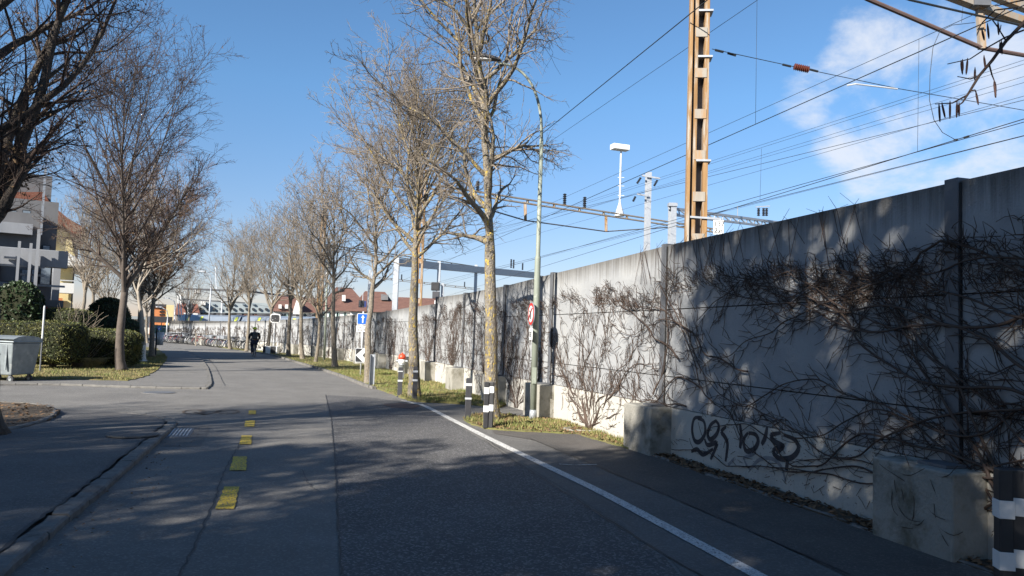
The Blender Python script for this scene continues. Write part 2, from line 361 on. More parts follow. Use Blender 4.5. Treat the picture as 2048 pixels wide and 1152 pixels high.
# wall plan: x, y, height of the top edge
WP = [(7.3,-4.6,3.29),(6.05,-.4,3.29),(4.9,3.7,3.29),(4.0,6.9,3.29),(2.45,12.25,3.29),(.9,17,3.18),(-.17,20,3.07),(-1.47,24,3.05),(-2.76,28.2,3.1),
      (-4.4,33,2.87),(-6.5,38,2.74),(-8.65,42.8,2.70),(-11.0,47.4,2.62),(-14.7,53.0,2.48),(-19.3,59.3,2.34),(-25.3,67.3,2.15),(-36.7,82.3,1.88)]
class Wall:
    def __init__(s, pts):
        s.p = [Vector(p) for p in smooth([p[:2] for p in pts], 5)]
        s.l = [0]
        for i in range(1, len(s.p)): s.l.append(s.l[-1]+(s.p[i]-s.p[i-1]).length)
        s.len = s.l[-1]
        s.knot = [s.l[i*5] for i in range(len(pts))]; s.h = [p[2] for p in pts]
    def at(s, t):
        t = min(max(t, 0), s.len-1e-4)
        lo = 0
        while s.l[lo+1] < t: lo += 1
        a, b = s.p[lo], s.p[lo+1]; k = (t-s.l[lo])/(s.l[lo+1]-s.l[lo]); d = (b-a).normalized()
        return a+(b-a)*k, d, Vector((-d.y, d.x))   # point, along, outward (towards the road)
    def top(s, t):
        for i in range(len(s.knot)-1):
            if t <= s.knot[i+1]:
                k = (t-s.knot[i])/(s.knot[i+1]-s.knot[i]); a, b = s.h[i], s.h[i+1]
                if i == 8: a = 2.87
                return a+(b-a)*k
        return s.h[-1]
    def P(s, t, h, off=0.0):
        p, d, n = s.at(t); return Vector((p.x+n.x*off, p.y+n.y*off, h))
    def find(s, u, v, h=None):                      # where the photo's pixel meets the wall face
        d = ray(u, v); best = None
        for i in range(len(s.p)-1):
            a, b = s.p[i], s.p[i+1]; e = b-a
            den = d.x*e.y-d.y*e.x
            if abs(den) < 1e-9: continue
            t = (a.x*e.y-a.y*e.x)/den; q = (a.x*d.y-a.y*d.x)/den
            if t > 0 and -1e-6 <= q <= 1+1e-6: best = (s.l[i]+q*e.length, EYE+d.z*t)
        return best
WL = Wall(WP)
# pilasters
PIL = [WL.knot[2], WL.knot[3], WL.knot[4], WL.knot[5], WL.knot[6], WL.knot[7], WL.knot[8]]
t_ = WL.knot[8]+4.6
while t_ < WL.len-1: PIL.append(t_); t_ += 4.6
PIL = [WL.knot[1]] + PIL
wall = thing('retaining_wall', 'long grey concrete railway wall with pilasters, curving away along the right of the road', 'wall')
edges = [0]+PIL+[WL.len]
TH_ = .22
for i in range(len(edges)-1):
    a, b = edges[i]+(.075 if i else 0), edges[i+1]-.075
    n = max(2, int((b-a)/1.2)); mb = MB(); pl = MB(); uv = []
    prev = None
    rows = [.74, .75, 1.215, 1.225, 2.265, 2.275, None]
    cols = []
    for k in range(n+1):
        t = a+(b-a)*k/n; cols.append((t, WL.top(min(max(t, a+.01), b-.01))))
    # plinth
    for k in range(n):
        (t0, h0), (t1, h1) = cols[k], cols[k+1]
        o_ = .03
        A = [WL.P(t0, z, o_) for z in (-.05, .735)]; B_ = [WL.P(t1, z, o_) for z in (-.05, .735)]
        pl.quad(B_[0], A[0], A[1], B_[1]); pl.quad(A[1], WL.P(t0,.735,-TH_), WL.P(t1,.735,-TH_), B_[1])
    if i > 0:                                        # near end return of the plinth
        pl.quad(WL.P(a,-.05,-TH_), WL.P(a,.735,-TH_), WL.P(a,.735,.03), WL.P(a,-.05,.03))
    pl.build('wall_plinth', M['plinth'], wall)
    # three courses of panels, the joints between them real gaps 12 mm deep
    courses = [(.745, 1.20), (1.215, 2.255), (2.27, None)]
    for (z0, z1) in courses:
        for k in range(n):
            (t0, h0), (t1, h1) = cols[k], cols[k+1]
            za, zb = (z1, z1) if z1 else (h0, h1)
            for q, zz in ((((t1,z0,0),(t0,z0,0),(t0,za,0),(t1,zb,0)), None), (((t0,za,0),(t0,za,-TH_),(t1,zb,-TH_),(t1,zb,0)), None),
                          (((t0,z0,0),(t1,z0,0),(t1,z0,-TH_),(t0,z0,-TH_)), None), (((t0,z0,-TH_),(t1,z0,-TH_),(t1,zb,-TH_),(t0,za,-TH_)), None)):
                mb.quad(*[WL.P(*w) for w in q]); 
                for w in q: uv.append((w[0], 1-((h0 if w[0]==t0 else h1)-w[1])/1.5))
    for (z0, z1) in courses:                          # panel ends
        for tt, hh in (cols[0], cols[-1]):
            zt = z1 if z1 else hh
            mb.quad(WL.P(tt,z0,0), WL.P(tt,z0,-TH_), WL.P(tt,zt,-TH_), WL.P(tt,zt,0)); uv += [(tt, 1-(hh-z0)/1.5)]*2+[(tt, 1-(hh-zt)/1.5)]*2
    o = mb.build('wall_panel', M['panel'], wall)
    l = o.data.uv_layers.new(name='uv')
    for k, c in enumerate(uv): l.data[k].uv = c
    jb = MB()                                        # dark backing seen through the joints
    for k in range(n):
        t0, t1 = cols[k][0], cols[k+1][0]
        for z in (1.2075, 2.2625):
            jb.quad(WL.P(t1,z-.02,-.05), WL.P(t0,z-.02,-.05), WL.P(t0,z+.02,-.05), WL.P(t1,z+.02,-.05))
    jb.build('joint_seal', M['joint'], wall)
def obox(mb, t, z0, z1, w, o0, o1, mi=0):            # box on the wall face: centred at t, w along it, from offset o0 to o1
    p, d, n = WL.at(t); c = p+n*((o0+o1)/2)
    mb.box((c.x, c.y, (z0+z1)/2), (w, abs(o1-o0), z1-z0), math.atan2(d.y, d.x), mi)
for i, t in enumerate(PIL):
    mb = MB(); tp = WL.top(t-.05)+.03
    obox(mb, t, .76, tp, .15, -TH_-.02, .035); 
    pil = mb.build('pilaster', M['steel_dark'], wall, bevel=.006)
    g_ = MB(); obox(g_, t-.082, .76, tp-.05, .012, -.1, .02); g_.build('gap', M['joint'], pil)
    bp = MB(); obox(bp, t, .735, .762, .32, .04, .26); bp.build('base_plate', M['steel_dark'], pil)
    fb = MB(); w = .92
    obox(fb, t+.1, -.05, .733, w, .0, .40)
    fb.build('footing_block', M['block'], wall, bevel=.018)

# pavements and kerbs of the near left side
def kerbline(name, pts, w, h, mt, side=1, drop=None, crack=False, stone=.9, seed=3):
    """granite kerb stones end to end along plan points; side=+1 lies to the left of the direction"""
    r = random.Random(seed); mb = MB(); P_ = [Vector(p) for p in pts]
    for i in range(len(P_)-1):
        a, b = P_[i], P_[i+1]; L = (b-a).length; n = max(1, round(L/stone)); d = (b-a)/n
        for k in range(n):
            p = a+d*k; q = p+d; u = d.normalized(); nn = Vector((-u.y, u.x))*side
            hh = h if drop is None else drop((p+q)/2, h)
            hh += r.uniform(-.008, .006); g0 = .007; j = r.uniform(-.008, .008)
            p = p+u*g0+nn*j; q = q-u*g0+nn*j
            sub = 5; rows = []
            for e in range(sub+1):
                c = p+(q-p)*e/sub; jj = r.uniform(-.012, .012); jw = r.uniform(-.02, .02)*crack
                c0 = c+nn*jj; c1 = c+nn*(w+jw)
                rows.append(((c0.x,c0.y,-.02),(c0.x,c0.y,max(.003,hh-.02)+r.uniform(-.004,.004)),(c0.x+nn.x*.02,c0.y+nn.y*.02,hh+r.uniform(-.005,.003)),(c1.x,c1.y,hh+.002+r.uniform(-.005,.003)),(c1.x,c1.y,-.02)))
            for e in range(sub):
                A, B2 = rows[e], rows[e+1]
                for f in range(4): mb.quad(A[f], B2[f], B2[f+1], A[f+1])
            mb.poly(rows[0]); mb.poly(list(reversed(rows[-1])))
    o = mb.build(name, mt); return struct(o)
nk = [(-.3,-5),(-1.82,.2),(-3.38,5.37),(-3.99,7.49),(-4.9,10.6),(-5.72,13.3),(-6.12,14.2),(-6.7,14.9),(-7.7,15.45)]
def nkdrop(p, h): return h if p.y < 12.5 else max(.01, h*(1-(p.y-12.5)/2.6))
nks = smooth(nk, 3)
kerbline('kerb', nks, .16, .072, M['kerb'], 1, nkdrop, True)
# pavement surface follows the kerb: flush behind it, sloping down to the side road
inner = []
for i, p in enumerate(nks):
    a = nks[max(i-1,0)]; b = nks[min(i+1,len(nks)-1)]; d = (b-a).normalized(); q = p+Vector((-d.y,d.x))*.185; inner.append(Vector((q.x,q.y,nkdrop(p,.077))))
pav = MB(); rr = random.Random(5)
left = [Vector((-12, p.y+ (0 if i < len(inner)-3 else .4*(i-len(inner)+3)), p.z)) for i, p in enumerate(inner)]
fine = []
for i in range(len(inner)-1):
    for k in range(6):
        q = inner[i].lerp(inner[i+1], k/6); q.x += rr.uniform(-.022,.022); fine.append((q, left[i].lerp(left[i+1], k/6)))
for i in range(len(fine)-1): pav.quad(fine[i][0], fine[i+1][0], fine[i+1][1], fine[i][1])
struct(pav.build('pavement', M['asphalt_pave']))
# earth bed with the big lime
bed = pix_poly([(0,812),(60,814),(100,820),(118,828),(110,840),(80,855),(40,866),(0,872)]); bed += [Vector((-10.6,11.0)), Vector((-12.5,12.2)), Vector((-12.8,15.4))]
bb = MB(); bb.slab(rag(bed, .2, .03), -.02, .085); struct(bb.build('planting_bed', M['soil']))
kerbline('kerb', [Vector(p) for p in bed[:8]], .08, .10, M['kerb'], -1, None, False, .6, 9)
# far pavement with kerb
fk = [H(u,v).to_2d() for u,v in [(0,771),(120,771),(260,776),(400,778.5),(416,777.5),(423,772),(424,764),(420,745),(413,730),(400,716.5),(384,707),(368,700),(345,694),(318,688.5)]]
fks = smooth(fk, 3)
fks = [p for p in fks]
kerbline('kerb', fks, .14, .052, M['kerb_flat'], 1, None, False)
pv = [Vector(p) for p in fks]
pp = []
for i, p in enumerate(pv):
    a = pv[max(i-1,0)]; b = pv[min(i+1,len(pv)-1)]; d = (b-a).normalized(); pp.append(p+Vector((-d.y,d.x))*.13)
farleft = [Vector((-45,75)), Vector((-45, fks[0].y+.1))]
sl = MB(); sl.slab(pp+farleft, -.02, .05); struct(sl.build('pavement', M['asphalt_old']))
# lawn by the hedges
lawn = pix_poly([(-40,765),(60,763),(150,762.5),(255,765),(290,757),(312,744),(329,728),(334,718),(328,709),(318,702),(312,697)])
lawn = rag(lawn+[Vector((-40,66)), Vector((-40,25))], .3, .05)
lb = MB(); lb.slab(lawn, .0, .07); struct(lb.build('lawn', M['lawn']))
# verge along the wall, from the gravel path to the parked bicycles
vk = smooth([H(u,v).to_2d() for u,v in [(492,702),(545,711),(600,727),(645,740),(695,757),(730,771),(760,781),(801,795)]], 4)
ventr = [H(u,v).to_2d() for u,v in [(815,801),(845,805),(900,807),(960,812),(1000,816)]]
wallside = [WL.P(t, 0, .02).to_2d() for t in [WL.knot[6]-.4+i*1.5 for i in range(int((WL.len-10-WL.knot[6])/1.5))]]
verge = rag(vk+ventr, .3, .04, False)+wallside
vb = MB(); vb.slab(verge, -.02, .05); struct(vb.build('grass_verge', M['verge']))
kerbline('kerb', [p for p in vk[:-5]], .12, .09, M['kerb'], -1, None, True)
isl = pix_poly([(925,838),(950,831),(985,829),(1025,832),(1050,838),(1100,838),(1180,858),(1262,891),(1258,899),(1200,883),(1150,869),(1080,866),(1010,862),(972,858),(945,850)])
ib = MB(); ib.slab(rag(isl, .12, .04), -.02, .03); struct(ib.build('grass_verge', M['verge']))
# footpath surface, leaf strip and its edging at the wall's foot
walk = [H(u,v).to_2d() for u,v in [(990,868),(1069,881),(1201,936),(1330,990),(1560,1090),(1720,1165)]]+[Vector((3.2,2.5)),Vector((4.6,-4)),Vector((7,-4))]+[WL.P(t,0,.33).to_2d() for t in (WL.knot[1],WL.knot[2],WL.knot[3],WL.knot[4],WL.knot[4]+1.0)]+[H(u,v).to_2d() for u,v in [(1200,881),(1150,867),(1040,863),(985,861)]]
sheet('footpath', rag(walk, .3, .012), .008, M['asphalt_walk'])
strip = [WL.P(WL.knot[4]+.6-i*.5, 0, .36+.02*math.sin(i*1.7)) .to_2d() for i in range(34)]+[WL.P(WL.knot[4]+.6-i*.5, 0, .0).to_2d() for i in reversed(range(34))]
sb = MB(); sb.slab(strip, -.02, .02); struct(sb.build('soil_strip', M['soil']))
kerbline('kerb', [p for p in strip[:34]], .05, .026, M['kerb'], 1, None, False, .5, 4)
# darker resurfaced lane
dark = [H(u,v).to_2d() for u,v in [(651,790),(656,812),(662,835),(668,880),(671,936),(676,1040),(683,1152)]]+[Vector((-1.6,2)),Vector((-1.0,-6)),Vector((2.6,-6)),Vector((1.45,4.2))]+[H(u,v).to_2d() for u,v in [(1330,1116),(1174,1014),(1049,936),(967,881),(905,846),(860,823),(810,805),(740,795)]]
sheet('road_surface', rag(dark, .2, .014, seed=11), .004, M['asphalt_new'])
mid = [H(u,v).to_2d() for u,v in [(905,838),(980,868),(1069,883),(1201,938),(1330,992),(1560,1092)]]+[Vector((3.0,3.4)),Vector((3.4,-6)),Vector((2.55,-6)),Vector((1.5,4.1))]+[H(u,v).to_2d() for u,v in [(1335,1114),(1180,1012),(1055,934),(972,879)]]
sheet('road_surface', rag(mid, .3, .01, seed=12), .005, M['asphalt_mid'])
sheet('road_surface', rag(pix_poly([(60,846),(200,838),(330,846),(424,851),(402,894),(300,893),(240,885)]), .2, .012, seed=5), .003, M['asphalt_mid'])
# joints and cracks sealed with tar
def crack(pts, w=.018, z=.012, seed=1, amp=.02):
    pts = rag([H(u,v).to_2d() for u,v in pts], .12, amp, False, seed); mb = MB(); r = random.Random(seed)
    for i in range(len(pts)-1):
        d = pts[i+1]-pts[i]; 
        if d.length < 1e-5: continue
        n = Vector((-d.y,d.x)).normalized(); w0 = w*.5
        a, b = pts[i], pts[i+1]
        mb.quad((a.x-n.x*w0,a.y-n.y*w0,z),(b.x-n.x*w0,b.y-n.y*w0,z),(b.x+n.x*w0,b.y+n.y*w0,z),(a.x+n.x*w0,a.y+n.y*w0,z))
    return struct(mb.build('road_joint', M['tar']))
crack([(651,790),(662,835),(670,920),(676,1040),(683,1152)], .013, .012, 11, .008)
crack([(967,881),(1049,936),(1174,1014),(1335,1114),(1420,1165)], .014, .012, 13, .012)
crack([(478,890),(450,940),(425,1010),(395,1080),(355,1160)], .014, .010, 14, .012)
crack([(1060,878),(1201,937),(1330,991),(1560,1091),(1700,1152)], .014, .013, 15, .008)
crack([(605,940),(615,965),(640,985)], .01, .010, 16, .03)
crack([(410,710),(432,735),(450,772)], .014, .010, 17, .02)
crack([(905,846),(960,871),(1010,905)], .012, .012, 18, .02)
# gap along the back of the kerb
gb = MB(); r = random.Random(2)
for i in range(len(fine)-1):
    a, b = fine[i][0], fine[i+1][0]
    if a.y > 14: break
    w0, w1 = r.uniform(.004,.03), r.uniform(.004,.03)
    gb.quad((a.x-.01-w0,a.y,a.z+.003),(b.x-.01-w1,b.y,b.z+.003),(b.x+.012,b.y,b.z+.003),(a.x+.012,a.y,a.z+.003))
struct(gb.build('pavement_joint', M['tar']))
# painted lines
ln = smooth([H(u,v).to_2d() for u,v in [(806,802),(830,808),(850,813),(915,846),(980,879),(1090,932),(1200,985),(1360,1070),(1520,1156)]], 4)+[Vector((2.35,4.2)),Vector((3.3,-2)),Vector((3.9,-6))]
mb = MB()
for i in range(len(ln)-1):
    a, b = ln[i], ln[i+1]; d = (b-a).normalized(); n = Vector((-d.y,d.x))*.068
    mb.quad((a.x-n.x,a.y-n.y,.0125),(b.x-n.x,b.y-n.y,.0125),(b.x+n.x,b.y+n.y,.0125),(a.x+n.x,a.y+n.y,.0125))
struct(mb.build('road_marking', M['paint_w']))
for q in ([(498,821.5),(512,821.5),(512,829),(497,829)],[(491,842),(510,842),(508,854),(489,854)],[(483,872),(504,872),(502,889.5),(479,889.5)],[(467,914),(494,914),(492,942),(459,942)],[(449,974.5),(479,974.5),(468,1019.5),(431,1019.5)]):
    mb = MB(); mb.poly([(p.x,p.y,.010) for p in rag([H(u,v).to_2d() for u,v in q], .08, .008, True, 3)])
    struct(mb.build('road_marking', M['paint_y']))
def stroke(mb, pts, w, z, k=1):
    pts = [Vector(p) for p in pts]
    for i in range(len(pts)-1):
        d = (pts[i+1]-pts[i]).normalized(); n = Vector((-d.y,d.x))*w/2; a = pts[i]-d*w*.3; b = pts[i+1]+d*w*.3
        mb.quad((a.x-n.x,a.y-n.y,z),(b.x-n.x,b.y-n.y,z),(b.x+n.x,b.y+n.y,z),(a.x+n.x,a.y+n.y,z))
# worn bicycle symbol
mb = MB()
def cyc_pts(cu, cv, ru, rv): return [H(cu+ru*math.cos(a*math.pi/8), cv+rv*math.sin(a*math.pi/8)).to_2d() for a in range(17)]
stroke(mb, cyc_pts(388,824.5,22,4), .05, .011); stroke(mb, cyc_pts(455,824,22,3.6), .05, .011)
stroke(mb, [H(*p).to_2d() for p in [(388,824.5),(408,830),(440,823),(455,824)]], .05, .011)
stroke(mb, [H(*p).to_2d() for p in [(408,830),(400,822),(440,823)]], .05, .011)
struct(mb.build('road_marking', M['paint_o']))
mb = MB(); stroke(mb, [H(*p).to_2d() for p in [(1120,930),(1150,932),(1192,931)]], .04, .014); struct(mb.build('road_marking', M['paint_w']))
sheet('road_stain', rag(pix_poly([(762,810),(800,806),(842,812),(825,819),(786,816)]), .2, .06, seed=8), .010, M['rust_patch'])

def litter(name, area, n, z, mt, size=(.02,.045), seed=1, label=None, lift=.03):
    r = random.Random(seed); mb = MB(); xs = [p[0] for p in area]; ys = [p[1] for p in area]; c = 0
    while c < n:
        x, y = r.uniform(min(xs),max(xs)), r.uniform(min(ys),max(ys))
        if not inside((x,y), area): continue
        c += 1; s = r.uniform(*size); a = r.uniform(0,6.28); d = Vector((math.cos(a),math.sin(a),r.uniform(-.5,.5)))*s; e = Vector((-math.sin(a),math.cos(a),r.uniform(-.6,.6)))*s*.6
        p = Vector((x,y,z+r.uniform(.003,lift))); mb.quad(p-d, p-e, p+d, p+e)
    o = mb.build(name, mt); o['kind'] = 'stuff'; return o
def grass(name, area, n, z, hgt=(.03,.08), seed=1, mats=('blade_g','blade_y'), mix=.6, clump=1.0):
    r = random.Random(seed); mb = MB(); xs = [p[0] for p in area]; ys = [p[1] for p in area]; c = 0; tries = 0
    while c < n and tries < n*12:
        tries += 1
        x, y = r.uniform(min(xs),max(xs)), r.uniform(min(ys),max(ys))
        if not inside((x,y), area): continue
        q = noise.noise(Vector((x*1.3,y*1.3,seed)))
        if r.random() > .55+q*clump: continue
        c += 1; h = r.uniform(*hgt)*(1+.9*q); a = r.uniform(0,6.28); w = r.uniform(.006,.013)
        d = Vector((math.cos(a)*w, math.sin(a)*w, 0)); t = Vector((r.uniform(-.5,.5)*h, r.uniform(-.5,.5)*h, h)); p = Vector((x,y,z))
        n0 = len(mb.v); mb.v += [p-d, p+d, p+t]; mb.f.append((n0,n0+1,n0+2)); mb.m.append(0 if r.random() < mix+q else 1)
    o = mb.build(name, [M[k] for k in mats]); o['kind'] = 'stuff'; return o
tag(litter('fallen_leaves', strip, 2600, .02, M['litter'], seed=4), 'brown fallen leaves and twigs along the foot of the wall', 'leaves')
tag(litter('fallen_leaves', isl, 1300, .03, M['litter'], seed=5), 'dry brown leaves in the grass under the lichened tree', 'leaves')
tag(litter('fallen_leaves', bed, 900, .085, M['litter'], seed=6), 'dead leaves on the dark earth bed at the left', 'leaves')
tag(grass('grass', isl, 4200, .025, (.02,.08), 2, mix=.4), 'patchy green and yellow grass between the road edge and the lamp post', 'grass')
vnear = [p for p in verge]
tag(grass('grass', [p for p in verge if p[1] < 34], 17000, .045, (.03,.085), 3, mix=.5), 'green grass of the verge in front of the concrete blocks', 'grass')
tag(grass('grass', [p for p in verge if p[1] >= 30], 9000, .045, (.04,.09), 5, mix=.3), 'yellowish grass of the far verge under the tree row', 'grass')
tag(grass('grass', [p for p in lawn if p[0] > -26 and p[1] < 45], 30000, .065, (.03,.075), 4, mix=.3), 'dry yellow lawn in front of the hedges', 'grass')
wv = [WL.P(t,0,.3).to_2d() for t in (WL.knot[4]+1.3,WL.knot[4]+.2)]+[WL.P(t,0,.0).to_2d() for t in (WL.knot[4]+.2,WL.knot[4]+1.3)]
tag(grass('grass', wv, 500, .01, (.05,.14), 6, mix=.9, clump=.2), 'green tuft of grass at the foot of the sunlit wall', 'grass')

road_edge = [H(u,v).to_2d() for u,v in [(20,1152),(180,1012),(345,852),(420,850),(300,1000),(150,1152)]]
tag(litter('fallen_leaves', road_edge, 160, .004, M['litter'], seed=8, size=(.008,.02), lift=.012), 'a few scattered dead leaves in the gutter of the near kerb', 'leaves')
# ------------------------------------------------------------------ trees
def rv(r): return Vector((r.gauss(0,1), r.gauss(0,1), r.gauss(0,1)))
def grow(r, p, d, L, n, wob, up, r0, r1):
    """a wandering branch: n segments over length L, drawn upwards by `up`"""
    pts = [p.copy()]; rad = [r0]; d = d.normalized()
    for i in range(n):
        d = (d + rv(r)*wob + Vector((0,0,up))).normalized(); p = p + d*(L/n); pts.append(p.copy())
        rad.append(r0+(r1-r0)*((i+1)/n)**.8)
    return pts, rad, d
def along(pts, t):
    x = t*(len(pts)-1); i = min(int(x), len(pts)-2); k = x-i
    return pts[i].lerp(pts[i+1], k), (pts[i+1]-pts[i]).normalized()
def side(r, d, ang, planar=None):
    q = rv(r); q = q-d*q.dot(d); q.normalize(); return d*math.cos(ang)+q*math.sin(ang)
def make_tree(name, seed, height, fork, radius, r0, nlimb=26, ang0=(45,65), ang1=(25,40), up=.06, wob=.10, env='round', n2=9, n3=6, n4=3, lean=(0,0),
              tm='bark', cm='twig', seeds=0, multi=0, trunk_base=None, tw=1.0, wiggle=.022, side_in=1.0, whiten=0, leader=1.0, low=0):
    r = random.Random(seed); tb = MB(); cb = MB(); sb = MB()
    # trunk with a wandering leader and a flared foot
    n = 26; pts = []; rad = []; off = Vector((0,0,0)); dd = Vector((0,0,0))
    for i in range(n+1):
        t = i/n; z = t*height*leader
        dd += Vector((r.gauss(0,wiggle), r.gauss(0,wiggle), 0)); dd *= .86; off += dd
        x = off.x+lean[0]*t; y = off.y+lean[1]*t
        if t == 0: x = y = 0
        rr = r0*((1-t)**.85*.92+.03)
        zf = fork/height
        if t > zf: rr *= .82 if not multi else .62
        rr *= 1+.55*math.exp(-z/.16)+.04*r.uniform(-1,1)
        pts.append(Vector((x, y, z-.05))); rad.append(rr)
    pts.insert(1, pts[0].lerp(pts[1], .35)); rad.insert(1, rad[0]*.78)
    tb.tube(pts, rad, 10)
    def envr(t):
        if env == 'round': return max(.12, math.sin(math.pi*(.14+.84*t)))**.75
        if env == 'cone': return max(.1, (1-t)**.75*min(1,.45+t*3.2))
        if env == 'vase': return max(.15, math.sin(math.pi*(.30+.68*t)))**.8
        return 1
    limbs = []
    for i in range(nlimb):
        t = (i+.5*r.random())/nlimb; z = fork+(height*leader-fork)*t**(.95)
        q = min(1, z/(height*leader)); p, d = along(pts, q)
        az_ = i*2.399+r.uniform(-.4,.4); a = R(ang0[0]+(ang1[0]-ang0[0])*t+r.uniform(-1,1)*(ang0[1]-ang0[0])*.5)
        dr = Vector((math.cos(az_)*math.sin(a), math.sin(az_)*math.sin(a), math.cos(a)))
        L = radius*envr(t)/max(.5,math.sin(a))*r.uniform(.85,1.15)*1.1
        lr = max(.012, min(r0*.52, rad[min(int(q*n), n)]*.78))*r.uniform(.8,1.15)
        bp, br, _ = grow(r, p, dr, L, 12, wob, up, lr, .006)
        tb.tube(bp[:8], br[:8], 6, cap=False); cb.tube(bp[7:], br[7:], 4, cap=False)
        limbs.append((bp, br, L))
    if multi:                                        # several leaders rising together from the fork
        for i in range(multi):
            az_ = i*6.28/multi+r.uniform(-.3,.3); a = R(r.uniform(14,34)); p, d = along(pts, fork/height*r.uniform(.92,1.1))
            dr = Vector((math.cos(az_)*math.sin(a), math.sin(az_)*math.sin(a), math.cos(a)))
            L = (height-fork)*r.uniform(.75,1.0); lr = r0*r.uniform(.40,.56)
            bp, br, _ = grow(r, p, dr, L, 18, wob*.6, up*.5, lr, .008)
            tb.tube(bp, br, 7, cap=False)
            limbs.append((bp, br, L*.8)); 
            for k in range(9):
                t = .12+.8*k/9; q, d = along(bp, t); e = side(r, d, R(r.uniform(28,50))); LL = radius*.62*(1-t*.55)*r.uniform(.7,1.2)
                cp2, crd, _ = grow(r, q, e, LL, 10, wob, up, lr*.45*(1-t*.6), .005); tb.tube(cp2[:6], crd[:6], 5, cap=False); cb.tube(cp2[5:], crd[5:], 4, cap=False)
                limbs.append((cp2, crd, LL))
    ends = []
    for bp, br, L in limbs:
        m2 = max(3, int(n2*min(1.4, L/max(radius,.1)+.25)))
        for j in range(m2):
            t = .16+.8*(j+r.random())/m2; p, d = along(bp, t); d2 = side(r, d, R(r.uniform(30,62)))
            L2 = L*.42*(1-t*.55)*r.uniform(.7,1.25); rr = max(.0055, min(.028, br[min(int(t*(len(br)-1)), len(br)-1)]*.5))
            p2, r2, _ = grow(r, p, d2, L2, 6, wob*1.35, up*1.1, rr*tw, .0042*tw); cb.tube(p2, r2, 4 if rr > .012 else 3, cap=False)
            m3 = max(2, int(n3*min(1.3, L2/.8+.3)))
            for k in range(m3):
                t3 = .15+.82*(k+r.random())/m3; q, e = along(p2, t3); d3 = side(r, e, R(r.uniform(28,60))); L3 = max(.14, L2*.5*(1-t3*.5)*r.uniform(.6,1.25))
                p3, r3, e3 = grow(r, q, d3, L3, 4, wob*1.6, up*1.4, .0052*tw, .003*tw); cb.tube(p3, r3, 3, cap=False); ends.append(p3[-1])
                for w in range(n4):
                    t4 = r.uniform(.2,.95); q4, e4 = along(p3, t4); d4 = side(r, e4, R(r.uniform(25,60)))
                    p4, r4, _ = grow(r, q4, d4, L3*r.uniform(.3,.6), 2, wob*1.6, up*1.2, .0036*tw, .0022*tw); cb.tube(p4, r4, 3, cap=False)
                    if seeds: ends.append(p4[-1])
    root = thing(name, None, 'tree')
    tb.build('trunk', M[tm], root, smooth=True); c = cb.build('crown', M[cm], root, smooth=True)
    if seeds:
        for i in range(seeds):
            e = r.choice(ends)
            for k in range(r.choice((1,1,2,4))):
                s = r.uniform(.012,.03); d = rv(r).normalized()*s; f_ = d.cross(rv(r)).normalized()*s*.7; q = e+rv(r)*.035-Vector((0,0,.03)); sb.quad(q-d, q-f_, q+d, q+f_)
        sb.build('seed_cluster', M['seed'], root)['kind'] = 'stuff'
    if whiten:
        w = MB(); p1 = [p for p in pts if p.z < whiten]; w.tube(p1, [x*1.04+.004 for x in rad[:len(p1)]], 12, cap=False); w.build('limewash_band', M['limewash'], root, smooth=True)
    root['label'] = ''
    return root
def put(root, loc, label, rz=0.0, group=None, scale=1.0):
    root.location = (*loc[:2], loc[2] if len(loc) > 2 else 0); root.rotation_euler = (0,0,rz); root['label'] = label
    root.scale = (scale,)*3 if not hasattr(scale,'__len__') else scale
    if group: root['group'] = group
    return root
GR = 'bare trees along the railway wall'; GL = 'bare trees by the left pavement'
# the lichened tree by the white line: a strong leader with long sinuous limbs
tA = make_tree('street_tree', 21, 11.4, 3.9, 2.75, .158, nlimb=34, ang0=(48,66), ang1=(34,46), up=.02, wob=.13, env='round', n2=11, n3=6, n4=2, lean=(.2,.3), tm='bark_lichen', cm='twig', wiggle=.012, tw=1.1)
put(tA, (-.32,16.1,.02), 'nearest bare tree, yellow lichen on its trunk, behind the black and white bollard', 2.1, GR)
tB = make_tree('street_tree', 33, 7.7, 3.9, 2.15, .165, nlimb=38, ang0=(46,62), ang1=(24,36), up=.04, wob=.085, env='vase', n2=11, n3=6, n4=3, tm='bark_lichen', cm='twig', wiggle=.012, tw=1.1)
put(tB, (-2.54,20.9,.04), 'second bare tree of the wall row, thick straight trunk behind the two dark bollards', .4, GR)
tC = make_tree('street_tree', 45, 7.4, 3.3, 2.0, .13, nlimb=26, ang0=(50,68), ang1=(30,42), up=.06, wob=.14, env='round', n2=9, n3=6, n4=2, tm='bark', cm='twig', wiggle=.018, lean=(.35,0), tw=1.15)
put(tC, (-4.6,25.2,.04), 'slim leaning bare tree behind the galvanised channel post', 1.0, GR)
tD = make_tree('street_tree', 52, 7.9, 3.6, 2.3, .15, nlimb=26, ang0=(48,62), ang1=(28,38), up=.05, wob=.12, env='round', n2=9, n3=5, n4=2, tm='bark', cm='twig', tw=1.5)
put(tD, (-8.3,36.6,.04), 'bare tree with low spreading fork between the green post and the chevron sign', .2, GR)
